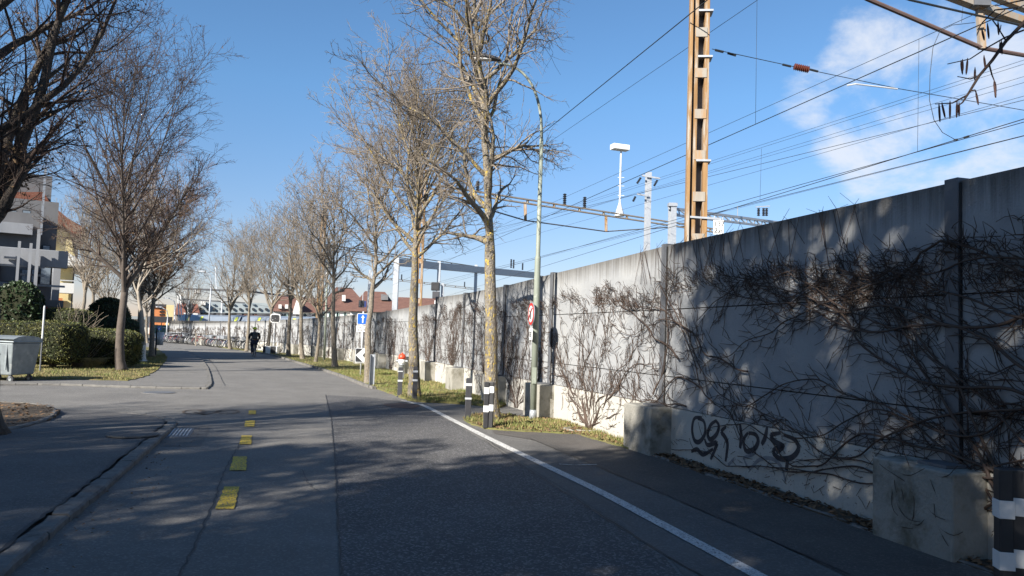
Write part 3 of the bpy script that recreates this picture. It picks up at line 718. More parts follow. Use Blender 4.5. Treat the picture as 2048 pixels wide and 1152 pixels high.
# farther ones, lighter meshes with sturdier twigs
tE = make_tree('street_tree', 61, 8.3, 3.2, 2.3, .14, nlimb=26, ang0=(38,55), ang1=(18,30), up=.06, wob=.09, env='vase', n2=8, n3=4, n4=1, tm='bark', cm='twig', tw=1.45, multi=2)
put(tE, (-12.0,44.6,.04), 'bare tree of the row before the white gabled house', .3, GR)
tE['label'] = 'bare tree in front of the white gabled house, second right of the traffic mirror'
copy_thing(tE, (-14.2,49.3,.04), 2.0, 'bare tree of the wall row immediately right of the traffic mirror', GR, 1.03)
copy_thing(tE, (-10.4,41.2,.04), 4.4, 'short bare tree with a dark knot at its low fork, left of the green post', GR, (.7,.7,.72))
copy_thing(tE, (-17.1,54.0,.04), 3.1, 'bare tree right behind the traffic mirror', GR, 1.0)
copy_thing(tE, (-19.6,57.2,.04), 5.2, 'bare tree between the cyclist and the blue parking sign', GR, .98)
copy_thing(tE, (-22.4,61.5,.04), 1.2, 'farthest bare tree of the wall row, left of the cyclist beside the parked bicycles', GR, .98)
# left side: limes with dark upright crowns
tL = make_tree('lime_tree', 72, 11.6, 2.9, 2.5, .27, nlimb=24, ang0=(46,60), ang1=(20,32), up=.045, wob=.075, env='round', n2=11, n3=7, n4=3, tm='bark_dark', cm='twig_dark', seeds=2600, multi=4, tw=1.0)
put(tL, (-7.7,11.3,.08), 'big dark multi-stemmed lime at the left edge, hung with dry seeds', 3.5, GL)
tM = make_tree('lime_tree', 83, 9.7, 3.2, 3.0, .165, nlimb=30, ang0=(42,56), ang1=(14,24), up=.035, wob=.06, env='round', n2=11, n3=6, n4=3, tm='bark_smooth', cm='twig_dark', seeds=1300, multi=5, tw=1.25)
put(tM, (-13.95,27.7,.11), 'tall slender lime with a smooth brown trunk on the lawn corner', .9, GL)
tN = make_tree('street_tree', 94, 6.6, 2.7, 2.6, .14, nlimb=14, ang0=(48,62), ang1=(25,38), up=.05, wob=.12, env='round', n2=7, n3=4, n4=2, tm='bark_grey', cm='twig', whiten=.75, tw=1.5)
put(tN, (-16.9,35.4,.11), 'pale tree with a whitewashed foot, behind the lime at the hedge corner', .3, GL)
tO = make_tree('street_tree', 99, 7.0, 3.0, 3.6, .15, nlimb=26, ang0=(55,75), ang1=(30,45), up=.04, wob=.10, env='round', n2=11, n3=7, n4=3, tm='bark', cm='twig_brown', seeds=2600, tw=1.3, multi=3)
put(tO, (-18.9,40.6,.11), 'wide brown-crowned tree leaning over the far pavement beside the litter bin', .3, GL)
copy_thing(tE, (-22.6,46.6,.11), 2.2, 'bare tree directly behind the brown-crowned one by the litter bin', GL, .8)
copy_thing(tE, (-27.5,52.0,.11), 4.2, 'dusky bare tree farther along the left pavement', GL, .75)
copy_thing(tE, (-34.0,72.0,0), .4, 'bare tree in front of the distant orange block', 'distant bare trees on the left', .95)
copy_thing(tE, (-41.5,76.5,0), 1.4, 'grey bare tree behind the round clipped bush', 'distant bare trees on the left', 1.5)
copy_thing(tE, (-38.6,69.0,0), 2.6, 'tall grey bare tree right of the yellow house', 'distant bare trees on the left', 1.45)
copy_thing(tE, (-38.0,90.0,0), 3.6, 'hazy brown tree behind the hedge at the far left', 'distant bare trees on the left', .9)

# (unseen evergreens added beyond the left edge of the picture shade the concrete building)
# unseen trees added behind the camera to shade the near road and wall
def leafy(name, seed, height, radius, trunk_h, n, leaf=.16, mt='evergreen'):
    r = random.Random(seed); tb = MB(); cb = MB()
    tb.tube([Vector((0,0,-.05)), Vector((.05,0,height*.5)), Vector((0,.05,height*.95))], [.26,.18,.03], 9)
    cl = []
    for i in range(46):
        z = trunk_h+(height-trunk_h)*((i+.5)/46); t = (z-trunk_h)/(height-trunk_h); rr = radius*math.sqrt(max(.05,1-(2*t-.85)**2/1.5))
        a = i*2.399; d = rr*r.uniform(.25,1.0); c = Vector((math.cos(a)*d, math.sin(a)*d, z)); cl.append((c, r.uniform(.55,1.05)))
        p = Vector((0,0,max(trunk_h*.7, z-d*.5))); tb.tube([p, p.lerp(c,.5)+Vector((0,0,.15)), c], [.06,.04,.015], 5)
    for i in range(n):
        c, s = cl[i % 46]; d = rv(r).normalized()*s*r.random()**.45; p = c+d; e = rv(r).normalized()*leaf; f_ = e.cross(rv(r)).normalized()*leaf*.7
        cb.quad(p-e, p-f_, p+e, p+f_)
    root = thing(name, None, 'tree'); tb.build('trunk', M['bark_dark'], root, True); cb.build('crown', M[mt], root)
    root['label'] = ''
    return root
e1 = leafy('shade_evergreen', 5, 12.0, 3.7, 1.4, 13500, .115)
put(e1, (-4.9,-1.7), 'unseen evergreen added for shade behind the camera by the near kerb', scale=1.08)
copy_thing(tL, (-6.6,-1.2,.08), 4.4, 'unseen dark lime added for streaky shade close behind the camera on the pavement', None, (1.15,1.15,1.0))
copy_thing(e1, (-9.4,-4.9,0), 1.0, 'unseen evergreen added for shade behind the camera beyond the near pavement', None, 1.0)
copy_thing(e1, (-14.6,-4.4,0), 2.0, 'unseen evergreen added for shade behind the camera, farther left', None, .95)
copy_thing(e1, (-27.6,26.0,0), 0.7, 'unseen evergreen added left of the picture to shade the concrete building', None, .8)
copy_thing(e1, (-33.0,22.0,0), 1.7, 'second unseen evergreen added for shade left of the picture by the concrete building', None, 1.1)
copy_thing(e1, (-19.0,-7.5,0), 0.2, 'unseen evergreen added for shade far behind the camera at the left', None, 1.1)
copy_thing(e1, (-13.6,-9.0,0), 4.2, 'unseen evergreen added for shade far behind the camera, beyond the pavement', None, 1.1)
copy_thing(e1, (-24.0,-5.0,0), 4.9, 'unseen evergreen added for shade far out of view on the left', None, 1.0)
copy_thing(e1, (-1.2,-8.6,0), 3.0, 'unseen evergreen added for shade far behind the camera at the road edge', None, 1.0)
copy_thing(e1, (-6.2,-7.8,0), 5.0, 'unseen evergreen added for shade far behind the camera on the pavement side', None, 1.1)
copy_thing(tL, (-13.2,2.6,0), 1.4, 'dark lime out of view beyond the left pavement', None, (1.0,1.0,.95))
copy_thing(tL, (-17.6,1.4,0), 2.9, 'second dark lime out of view beyond the left pavement', None, 1.0)

# ------------------------------------------------------------------ creepers on the wall
class Vine:
    def __init__(s, seed): s.r = random.Random(seed); s.mb = MB(); s.cap = 2.75; s.fat = 1.0
    def walk(s, t, h, a, L, r0, r1, wob=.22, pull=None, step=.09, off=.035):
        """a stem in wall coordinates: a = heading, 0 along the wall away from the camera, pi/2 up"""
        r = s.r; n = max(3, int(L/step)); pts = []; hd = []; da = 0
        for i in range(n+1):
            o_ = off+.02*math.sin(i*.7+r0*900); pts.append(WL.P(t, h, o_)); hd.append((t, h, a))
            da = da*.6+r.gauss(0, wob*.55); a += da
            if pull is not None: a += (pull-a)*.10
            t += math.cos(a)*step; h += math.sin(a)*step
            if h > s.cap+r.uniform(-.25,.12): a -= .7*(1 if math.cos(a) > 0 else -1)
            if h < .12: h = .12; a = abs(a)
            if h > WL.top(t)-.06: h = WL.top(t)-.06
        rad = [r0+(r1-r0)*(i/n)**.8 for i in range(n+1)]
        s.mb.tube(pts, rad, 5 if r0 > .012 else 4 if r0 > .006 else 3, cap=False)
        return hd, rad
    def shoots(s, hd, rad, gap, L, lvl, droop=0.0, up=.5):
        r = s.r; sgn = 1; acc = r.random()*gap
        for i in range(1, len(hd)-1):
            acc += .09
            if acc < gap: continue
            acc = r.uniform(-.3,.3)*gap; sgn = -sgn; t, h, a = hd[i]; rr = max(.0028, rad[i]*.45)
            k = 1-.45*i/len(hd)
            q, w = s.walk(t, h, a+sgn*r.uniform(.35,.95), L*r.uniform(.5,1.3)*k, max(.0048*s.fat, min(rr,.010)), .003*s.fat, .30, pull=math.pi/2*up+a*(1-up), step=.08, off=.03)
            if lvl < 1: s.shoots(q, w, gap*1.25, L*.5, lvl+1, up=up)
    def tuft(s, t, h, n=26, size=.20):
        r = s.r
        for i in range(n):
            p = WL.P(t+r.gauss(0,size*.6), h+r.gauss(0,size*.35), .04); a = r.uniform(-.3,3.4); d = Vector((WL.at(t)[1].x*math.cos(a), WL.at(t)[1].y*math.cos(a), math.sin(a)))
            nn = WL.at(t)[2]; q = p+d*size*r.uniform(.4,1)+Vector((nn.x,nn.y,0))*r.uniform(.02,.14); s.mb.tube([p, p.lerp(q,.5)+rv(r)*.02, q], [.005,.004,.002], 3, cap=False)
def fan(seed, t, label, width=1.6, n=9, base_h=.02, gap=.16, L=.55, r0=.022, spread=None, cap=2.7, tufts=4, far=0):
    v = Vine(seed); r = v.r; v.cap = cap; v.fat = 1.15 if not far else 1.9
    for i in range(n):
        x = (i+.5)/n*2-1; a = math.pi/2-x*(1.15+.25*r.random()); Ls = r.uniform(1.7, 3.1)*(1-.1*abs(x))
        hd, rad = v.walk(t+x*.12, base_h, a, Ls+abs(x)*width*.5, r0*r.uniform(.35,.8), .0035, .22, pull=math.pi/2-x*.75)
        v.shoots(hd, rad, gap*(.8 if not far else 1.0), L, 0 if not far else 1, up=.55)
    for i in range(int((60 if not far else 26)*width)):   # loose curling shoots that fill the panel between the stems
        hd, rad = v.walk(t+r.uniform(-1.45,1.45)*width, r.uniform(max(.15,base_h), cap), r.uniform(0,6.28), r.uniform(.25,.9), (.0065 if not far else .010), .003, .40, step=.07)
        if i % 3 == 0: v.shoots(hd, rad, .2, .25, 2)
    for i in range(tufts):
        v.tuft(t+r.uniform(-width,width), cap+r.uniform(-.12,.12))
    print('vine', len(v.mb.f)); o = v.mb.build('climbing_vine', M['vine'], smooth=True); tag(o, label, 'creeper', 'leafless creepers on the railway wall'); return o
K = WL.knot
# the great tangle on the shaded wall: stems sweep away from a root just outside the picture
v = Vine(5); r = v.r
for i, (h0, a0, L, pull) in enumerate([(.9,.55,7.2,.10),(1.0,.45,7.8,.02),(1.15,.7,6.6,.16),(.8,.35,7.4,.07),(1.3,.9,6.0,.2),(.7,.2,6.4,.0),(1.1,1.1,5.0,.35),(.6,.5,5.6,.12),(1.5,.5,6.8,.05),(1.9,.6,7.0,.04),(1.0,.1,5.0,-.08),(2.2,.35,6.5,.08)]):
    hd, rad = v.walk(K[2]+.9+r.uniform(-.3,.5), h0, a0, L, r.uniform(.011,.024), .005, .11, pull=pull, off=.06)
    v.shoots(hd, rad, .11, .72, 0, up=.35)
for i in range(26): v.tuft(K[2]+1.2+i*.3+r.uniform(-.1,.1), 2.62+.12*math.sin(i*1.3)+r.uniform(-.08,.08), 26, .22)
tag(v.mb.build('climbing_vine', M['vine'], smooth=True), 'largest dark creeper, thick stems sweeping across the shaded wall over the graffiti', 'creeper', 'leafless creepers on the railway wall')
v = Vine(6); r = v.r; v.cap = 2.5                    # second root behind the near footing block
for i, (h0, a0, L, pull) in enumerate([(.3,1.2,3.2,1.2),(.3,.7,4.5,.3),(.4,2.0,2.6,1.9),(.7,.4,5.2,.15),(.75,1.5,2.8,1.5),(.5,.9,4.0,.6),(.5,2.5,2.0,2.2)]):
    hd, rad = v.walk(K[3]-.75+r.uniform(-.15,.15), h0, a0, L, r.uniform(.011,.022), .005, .18, pull=pull, off=.05)
    v.shoots(hd, rad, .12, .6, 0, up=.5)
for i in range(10): v.tuft(K[3]-1.4+i*.3, 2.35+r.uniform(-.1,.1), 22, .2)
for i in range(16):                                  # shoots creeping over the footing block
    t0_ = K[3]+r.uniform(-.36,.5) if False else PIL[2]+.1+r.uniform(-.44,.44); hd, rad = v.walk(t0_, r.uniform(.1,.72), r.uniform(0,6.28), r.uniform(.15,.4), .005, .003, .16, pull=1.2, step=.06, off=.415)
tag(v.mb.build('climbing_vine', M['vine'], smooth=True), 'dense creeper around the nearest pilaster at the right edge', 'creeper', 'leafless creepers on the railway wall')
v = Vine(8); r = v.r                                 # thick diagonal stems around the second pilaster
for i, (t0, h0, a0, L, pull) in enumerate([(K[4]-1.6,.9,.35,4.2,.55),(K[4]-1.2,1.1,.2,4.0,.5),(K[4]-.6,1.5,.4,3.6,.6),(K[4]-2.4,1.4,.1,4.4,.35),(K[4]-.8,.8,.1,3.0,.2),(K[4]+.2,.9,1.9,2.4,1.7),(K[4]-.9,1.9,.5,2.6,.4)]):
    hd, rad = v.walk(t0, h0, a0, L, r.uniform(.010,.018), .005, .18, pull=pull, off=.05); v.shoots(hd, rad, .12, .6, 0, up=.55)
for i in range(8): v.tuft(K[4]+.3+i*.28, 2.45+r.uniform(-.15,.1), 22, .18)
tag(v.mb.build('climbing_vine', M['vine'], smooth=True), 'creeper crossing the pilaster at the edge of the shade', 'creeper', 'leafless creepers on the railway wall')
tw_ = WL.find(1183, 800)[0]
fan(11, tw_, 'sunlit creeper fanning up from the kerb-ringed root beside the lamp post', 2.0, 14, .02, .17, .5, .026, cap=2.55, tufts=8)
fan(12, WL.find(1036, 800)[0], 'bushy reddish creeper rooted between the lichened tree and the lamp post', 1.6, 13, .02, .16, .45, .018, cap=2.5, tufts=8)
fan(13, WL.find(985, 760)[0]+.6, 'creeper hidden behind the lichened trunk', 1.6, 10, .1, .17, .5, .018, cap=2.5, tufts=5)
fan(14, WL.find(905, 740)[0], 'creeper mesh between the two trees with the tree shadow on it', 2.0, 12, .75, .16, .55, .018, cap=2.6, tufts=5)
fan(15, WL.find(862, 740)[0]+.4, 'creeper behind the second tree of the row', 1.4, 9, .6, .18, .5, .018, cap=2.3, tufts=5)
fan(16, WL.find(784, 730)[0], 'grey creeper with a forked foot behind the red hydrant', 1.9, 12, .02, .17, .55, .022, cap=2.25, tufts=6)
labs = ['creeper right of the blue arrow sign', 'creeper behind the blue arrow sign', 'creeper between the chevron sign and the bare tree left of it', 'creeper right of the green post', 'creeper left of the green post', 'creeper behind the short dark-forked tree',
        'creeper right of the black and white planter', 'creeper behind the traffic mirror', 'creeper behind the blue parking sign', 'creeper right of the cyclist', 'creeper behind the cyclist', 'creeper behind the first parked bicycles', 'creeper above the middle of the bicycle row', 'creeper above the wooden rack in the bicycle row', 'creeper above the far bicycles', 'creeper farther left above the bicycles', 'creeper at the far end of the wall']
t0 = WL.find(745, 700)[0]; n = len(labs); k = 0
while k < n:
    t = t0+(WL.len-1.2-t0)*k/(n-1)
    fan(30+k, t, labs[k]+' on the sunlit wall', 1.5, 8, .05, .24, .55, .026, cap=max(1.25, WL.top(t)-.5), tufts=3, far=1); k += 1
# shoots trailing over the top edge by the rusty mast
v = Vine(9); r = v.r
for i in range(46):
    t = K[3]+1.2+r.random()*(K[4]-K[3]+.2); p = WL.P(t, WL.top(t)-.02, .02); p0 = WL.P(t+r.uniform(-.3,.3), WL.top(t)-r.uniform(.3,.8), .03)
    q = WL.P(t+r.uniform(-.25,.25), WL.top(t)+r.uniform(.02,.16), r.uniform(-.1,.05)); v.mb.tube([p0, p, q], [.004,.004,.002], 3, cap=False)
tag(v.mb.build('climbing_vine', M['vine'], smooth=True), 'thin shoots curling over the wall top below the rusty mast', 'creeper', 'leafless creepers on the railway wall')
# ------------------------------------------------------------------ street furniture
def bollard(name, loc, label, h=.82, bands=((.58,.66),(.74,.77)), kind='flat', lean=(0,0), group=None):
    t = thing(name, label, 'bollard', loc, R(12), group)
    if kind == 'flat':                               # grey flexible marker post with white bands
        b = MB(); b.box((0,0,h/2), (.125,.055,h), 0, 0, .97); b.box((0,0,h+.006), (.105,.045,.014)); b.box((0,0,.012), (.17,.10,.024))
        b.build('post', M['darkgrey'], t, bevel=.012)
        for z0, z1 in bands:
            w = MB(); w.box((0,0,(z0+z1)/2), (.131,.061,z1-z0)); w.build('reflective_band', M['reflect'], t, bevel=.004)
    return t
bollard('bollard', (-.83,16.0,0), 'slim dark grey bollard with two pale bands, left of the lichened tree', .85, ((.42,.46),(.70,.755)))
bollard('bollard', (-2.98,21.1,.0), 'dark bollard with white bands standing in front of the red hydrant', .80, ((.42,.47),(.69,.715)))
bollard('bollard', (-2.46,20.2,.03), 'dark bollard with white bands at the foot of the thick second tree', .84, ((.47,.52),(.70,.75)))
def twin_marker(loc, label, rz=0, h=.86, cap=True):
    """black and white guard made of two folded plates round a post"""
    t = thing('banded_bollard', label, 'bollard', loc, rz)
    b = MB(); b.box((-.045,0,h*.5), (.09,.10,h)); b.build('post', M['black'], t, bevel=.01)
    c = MB(); c.box((.052,.012,h*.5+.005), (.092,.105,h-.01), R(-14)); c.build('post', M['black'], t, bevel=.01)
    for x, rzz, z0 in ((-.045,0,0),(.052,R(-14),.02)):
        for a, b_ in ((.30,.42),(.64,.76)):
            w = MB(); w.box((x, 0 if x < 0 else .012, (a+b_)/2+z0), (.098,.112,b_-a), rzz); w.build('reflective_band', M['white'], t, bevel=.003)
    return t
twin_marker((-.37,14.55,.02), 'black and white banded twin bollard in front of the lichened tree', R(4))
twin_marker((3.42,5.25,0), 'black and white banded twin bollard close by at the right edge', R(-10), .97)

def lamp_post():
    p0 = Vector((.53,16.25,0)); t = thing('street_lamp', 'tall pale green street lamp with a curved arm, beside the lichened tree', 'street lamp', p0)
    b = MB(); b.lathe((0,0,.22), [(.068,0),(.066,2.6),(.063,3.2),(.063,3.22),(.048,3.28),(.042,5.8)], 18); b.build('post', M['lampgreen'], t, smooth=True)
    f = MB(); f.lathe((0,0,0), [(.08,-.05),(.08,.16),(.069,.23)], 18); f.build('foot_sleeve', M['steel_galv'], t, smooth=True)
    a = MB(); pts = []
    for k in range(13):
        s = k/12; pts.append(Vector((-1.0*s**2.0, -.12*s, 6.0+1.62*math.sin(s*math.pi/2)**.9)))
    a.tube(pts, [.034-.010*k/12 for k in range(13)], 10); a.build('arm', M['lampgreen'], t, smooth=True)
    h = MB(); c = Vector((-1.28,-.14,7.72)); n = len(h.v)
    prof = [(-.36,.03,.025),(-.30,.075,.05),(-.1,.12,.075),(.16,.12,.075),(.30,.07,.055),(.36,.04,.04)]
    k = 12; L = len(prof)
    for x, w, hh in prof:
        for j in range(k):
            an = 2*math.pi*j/k; z = math.sin(an)*hh; z = z*.45 if z < 0 else z
            h.v.append((c.x+x, c.y+math.cos(an)*w, c.z+z-x*.16))
    for i in range(L-1):
        for j in range(k): h.f.append((n+i*k+j, n+i*k+(j+1)%k, n+(i+1)*k+(j+1)%k, n+(i+1)*k+j)); h.m.append(0)
    h.f += [tuple(n+j for j in range(k)), tuple(n+(L-1)*k+j for j in reversed(range(k)))]; h.m += [0,0]
    hd = h.build('lamp_head', M['darkgrey'], t, smooth=True)
    g = MB(); g.box((c.x-.06,c.y,c.z-.045), (.42,.17,.03), 0); gg = g.build('lamp_glass', M['white'], hd, bevel=.01); gg.rotation_euler = (0,0,0)
    d = MB(); d.box((.0,-.087,.95), (.09,.012,.34)); d.build('service_door', M['lampgreen'], t, bevel=.004)
    return t
lamp_post()
def sign_round():
    # no right turn sign seen almost edge on, clamped to the lamp post
    c = Vector((.43,16.13,2.24)); nrm = Vector((-.97,-.22,0)).normalized(); t = thing('round_sign', 'red-rimmed round prohibition sign seen edge-on, clamped to the lamp post', 'traffic sign', c)
    a = MB(); a.disc((0,0,0), nrm, .25, .02, 32); a.build('plate', M['steel_galv'], t)
    a = MB(); a.disc(nrm*.013, nrm, .235, .004, 32); a.build('red_rim', M['red'], t)
    a = MB(); a.disc(nrm*.017, nrm, .175, .004, 32); face = a.build('white_face', M['white'], t)
    s = nrm.cross(Vector((0,0,1))); p = lambda x, z: nrm*.022+s*x+Vector((0,0,z))
    a = MB(); a.bar(p(-.03,-.11), p(-.03,.03), .035, .006); a.bar(p(-.03,.03), p(.06,.06), .035, .006); a.poly([p(.05,.11), p(.05,.01), p(.11,.06)]); a.build('arrow', M['black'], t)
    a = MB(); a.bar(p(-.15,.12)+nrm*.004, p(.15,-.12)+nrm*.004, .035, .006); a.build('red_bar', M['red'], t)
    a = MB(); ex = s*.12; zz = Vector((0,0,.16)); o = Vector((0,0,-.42))
    a.box(o, (.012,.24,.24), math.atan2(nrm.y,nrm.x)); b = a.build('small_plate', M['white'], t); 
    a = MB(); 
    for z in (-.46,-.42,-.38): a.box((nrm.x*.01, nrm.y*.01, z), (.03,.15,.014), math.atan2(nrm.y,nrm.x))
    a.build('lettering', M['black'], t)
    for z in (.12,-.12): a = MB(); a.bar(Vector((0,0,z)), Vector((.1,.12,z)), .02, .03); a.build('clamp', M['steel_galv'], t)
sign_round()

def plate_on(t, name, pos, w, h, mats, nrm=(0,-1,0), d=.012, bev=.02):
    m = face_matrix(pos, nrm); b = MB(); b.box((0,0,0), (w,h,d)); o = b.build(name, mats, t, bevel=0); o.matrix_local = m
    return o, m
def sub(m, mb, name, mt, t):
    o = mb.build(name, mt, t); o.matrix_local = m; return o
def rrect(w, h, r, k=5):
    pts = []
    for cx, cy, a0 in ((w/2-r,h/2-r,0),(-w/2+r,h/2-r,90),(-w/2+r,-h/2+r,180),(w/2-r,-h/2+r,270)):
        for i in range(k+1): a = R(a0+90*i/k); pts.append((cx+r*math.cos(a), cy+r*math.sin(a)))
    return pts
def rplate(mb, w, h, r, z0, z1):
    p = rrect(w,h,r); n = len(mb.v); L = len(p)
    for z in (z0,z1): mb.v += [(x,y,z) for x,y in p]
    mb.f.append(tuple(n+L+i for i in range(L))); mb.f.append(tuple(n+i for i in reversed(range(L)))); mb.m += [0,0]
    for i in range(L): mb.f.append((n+i,n+(i+1)%L,n+L+(i+1)%L,n+L+i)); mb.m.append(0)
def sign_post():
    y = 30.2; p0 = H(721,752).copy(); p0.z = 0; p0 = Vector((p0.x*y/p0.y, y, 0)); t = thing('sign_post', 'signpost with blue arrow sign above a black and white chevron board', 'traffic sign', p0)
    b = MB(); b.lathe((0,0,0), [(.032,0),(.032,2.55)], 12); b.build('post', M['steel_pale'], t, smooth=True)
    nrm = Vector((.15,-1,0))
    b = MB(); b.lathe((0,0,.7),[(.045,0),(.045,.1)],12); b.build('clamp', M['steel_galv'], t)
    m = face_matrix(Vector((.05,-.05,.83)), nrm); b = MB(); rplate(b, .56, .56, .03, -.01, .01); o = sub(m, b, 'chevron_board', M['reflect'], t)
    b = MB(); rplate(b, .52, .52, .02, .012, .014); o = sub(m, b, 'black_field', M['black'], t)
    b = MB(); b.poly([(-.255,0,.017),(.015,-.26,.017),(.225,-.26,.017),(-.0,0,.017),(.225,.26,.017),(.015,.26,.017)]); sub(m, b, 'chevron', M['white'], t)
    m = face_matrix(Vector((.0,-.05,2.25)), nrm); b = MB(); rplate(b, .44, .44, .04, -.01, .01); sub(m, b, 'blue_sign', M['white'], t)
    b = MB(); rplate(b, .40, .40, .03, .012, .014); sub(m, b, 'blue_field', M['blue'], t)
    b = MB(); b.poly([(-.025,-.15,.017),(.025,-.15,.017),(.025,.05,.017),(-.025,.05,.017)]); b.poly([(-.07,.05,.017),(.07,.05,.017),(0,.16,.017)]); sub(m, b, 'arrow', M['white'], t)
    m = face_matrix(Vector((.0,-.05,1.87)), nrm); b = MB(); rplate(b, .48, .24, .02, -.01, .01); sub(m, b, 'small_plate', M['white'], t)
    b = MB(); 
    for a, c in (((-.17,-.07),(-.09,.07)),((-.09,.07),(-.01,-.07)),((-.01,-.07),(-.17,-.07))): b.bar((*a,.013), (*c,.013), .016, .003)
    for cx in (.07,.18):
        pts = [Vector((cx+.035*math.cos(k*.785), -.04+.035*math.sin(k*.785), .013)) for k in range(9)]; b.tube(pts, .006, 4)
    b.bar((.07,-.04,.013),(.11,.02,.013),.01,.003); b.bar((.11,.02,.013),(.18,-.04,.013),.01,.003); b.bar((.10,.05,.013),(.15,.06,.013),.012,.003)
    sub(m, b, 'symbol', M['black'], t)
sign_post()
# galvanised U-channel standing before the leaning tree
t = thing('channel_post', 'upright galvanised steel channel on the grass in front of the leaning tree', 'post', (-4.38,24.6,.04), R(8))
b = MB(); b.box((0,.03,.5), (.16,.012,1.0)); b.box((-.076,-.03,.5), (.010,.11,1.0)); b.box((.076,-.03,.5), (.010,.11,1.0)); b.build('channel', M['steel_galv'], t)
b = MB(); b.disc((0,.02,.93), (0,-1,0), .03, .012, 12); b.build('bolt', M['white'], t)
# hydrant
t = thing('fire_hydrant', 'red-topped pillar hydrant with white body behind the dark bollard', 'hydrant', (-4.0,28.6,.05))
b = MB(); b.lathe((0,0,0), [(.12,0),(.12,.05),(.095,.06),(.095,.5),(.12,.52),(.12,.56)], 16); b.build('body', M['steel_galv'], t, smooth=True)
b = MB(); b.lathe((0,0,.56), [(.11,0),(.135,.04),(.135,.14),(.11,.18)], 16); b.build('collar', M['white'], t, smooth=True)
b = MB(); b.lathe((0,0,.735), [(.135,0),(.14,.06),(.13,.13),(.09,.18),(.03,.20),(.03,.23),(.01,.235)], 16); b.build('cap', M['redorange'], t, smooth=True)
for s_ in (-1, 1):
    b = MB(); b.disc((s_*.16,-.02,.66), (s_,0,0), .045, .10, 12); b.build('outlet', M['steel_galv'], t)
# stone ring round the sunlit creeper's root
b = MB(); c = H(1168,864); pts = [Vector((c.x+.42*math.cos(a*.35)+.05, c.y+.26*math.sin(a*.35)+.1, .03)) for a in range(6,19)]
b.tube(pts, .03, 6); tag(b.build('kerb_ring', M['block'], smooth=True), 'small curved concrete edging round the root of the sunlit creeper', 'edging')
# drain and manhole covers
def flatrect(px, z): return [(p.x,p.y,z) for p in [H(*q) for q in px]]
t = thing('drain_grate', 'square iron gully grate beside the curved end of the kerb', 'drain', (0,0,0))
b = MB(); b.slab([p[:2] for p in flatrect([(345,857),(389,857),(378,875),(331,875)],0)], -.01, .008); b.build('frame', M['steel_dark'], t)
b = MB()
for k in range(6):
    a = H(350+k*6.5,859); c = H(338+k*7,873); b.bar((a.x,a.y,.012),(c.x,c.y,.012),.02,.012)
b.build('bars', M['steel_galv'], t)
def cover(u, v, rad, z, label, mt='steel_dark'):
    p = H(u,v,z); t = thing('manhole_cover', label, 'manhole cover', (p.x,p.y,z)); b = MB(); b.lathe((0,0,-.012),[(rad,0),(rad,.016)],36); b.build('rim', M['kerb'], t)
    b = MB(); b.lathe((0,0,-.01),[(rad*.92,0),(rad*.92,.018)],36)
    b.build('lid', M[mt], t)
cover(266,868,.36,.10,'round manhole cover in the near left pavement','asphalt_pave')
cover(318,785,.42,.004,'round iron manhole cover in the side road','steel_dark')
# the wheeled steel refuse container
def container():
    t = thing('waste_container', 'galvanised four-wheeled waste container parked on the lawn edge at the left', 'waste container', (-14.35,21.9,.0), R(-8))
    b = MB(); n = 0
    lo = [(-.58,-.42,.22),(.58,-.42,.22),(.58,.42,.22),(-.58,.42,.22)]; hi = [(-.66,-.52,1.12),(.66,-.52,1.12),(.66,.52,1.12),(-.66,.52,1.12)]
    b.v += lo+hi; b.f += [(0,3,2,1),(0,1,5,4),(1,2,6,5),(2,3,7,6),(3,0,4,7),(4,5,6,7)]; b.m += [0]*6
    b.build('tub', M['bin_grey'], t, bevel=.03)
    b = MB(); b.box((0,0,1.15), (1.40,1.12,.05)); b.build('rim', M['bin_grey'], t, bevel=.015)
    b = MB()
    for k in range(7):
        a0 = -1+2*k/7; a1 = -1+2*(k+1)/7; z = lambda a: 1.18+.14*math.sqrt(max(0,1-a*a*.92))
        b.quad((-.68,a0*.54,z(a0)),(.68,a0*.54,z(a0)),(.68,a1*.54,z(a1)),(-.68,a1*.54,z(a1)))
    for s_ in (-1,1): b.poly([(s_*.68,(-1+2*k/7)*.54,1.18+.14*math.sqrt(max(0,1-(-1+2*k/7)**2*.92))) for k in range(8)]+[(s_*.68,.54,1.17),(s_*.68,-.54,1.17)])
    b.build('lid', M['bin_grey'], t)
    b = MB(); 
    for x in (-.35,.05,.45): b.box((x,-.50,.72), (.05,.03,.7))
    b.build('rib', M['bin_grey'], t)
    b = MB(); b.tube([Vector((-.25,-.52,.86)),Vector((-.25,-.58,.86)),Vector((.2,-.58,.86)),Vector((.2,-.52,.86))], .014, 8); b.build('handle', M['steel_dark'], t)
    for x in (-.5,.5):
        for y in (-.34,.34):
            w = MB(); w.disc((x,y,.10), (0,1,0), .10, .05, 18); wo_ = w.build('wheel', M['black'], t)
            w = MB(); w.disc((x,y,.10), (0,1,0), .045, .056, 14); w.build('hub', M['bin_grey'], wo_)
            w = MB(); w.bar((x-.03,y,.12),(x,y,.24),.07,.06); w.build('fork', M['steel_dark'], wo_)
    return t
container()
t = thing('marker_pole', 'thin weathered pole leaning before the round hedge', 'post', (H(88,742).x, H(88,742).y, 0)); t.location = (-15.6,25.6,.1)
b = MB(); b.tube([Vector((0,0,0)),Vector((.0,0,1.08))], .026, 10); b.build('lower_pole', M['steel_dark'], t); b = MB(); b.tube([Vector((.0,0,1.08)),Vector((.0,0,2.15))], .03, 10); b.lathe((.0,0,2.15),[(.032,0),(.01,.02)],10); b.build('upper_pole', M['steel_pale'], t)
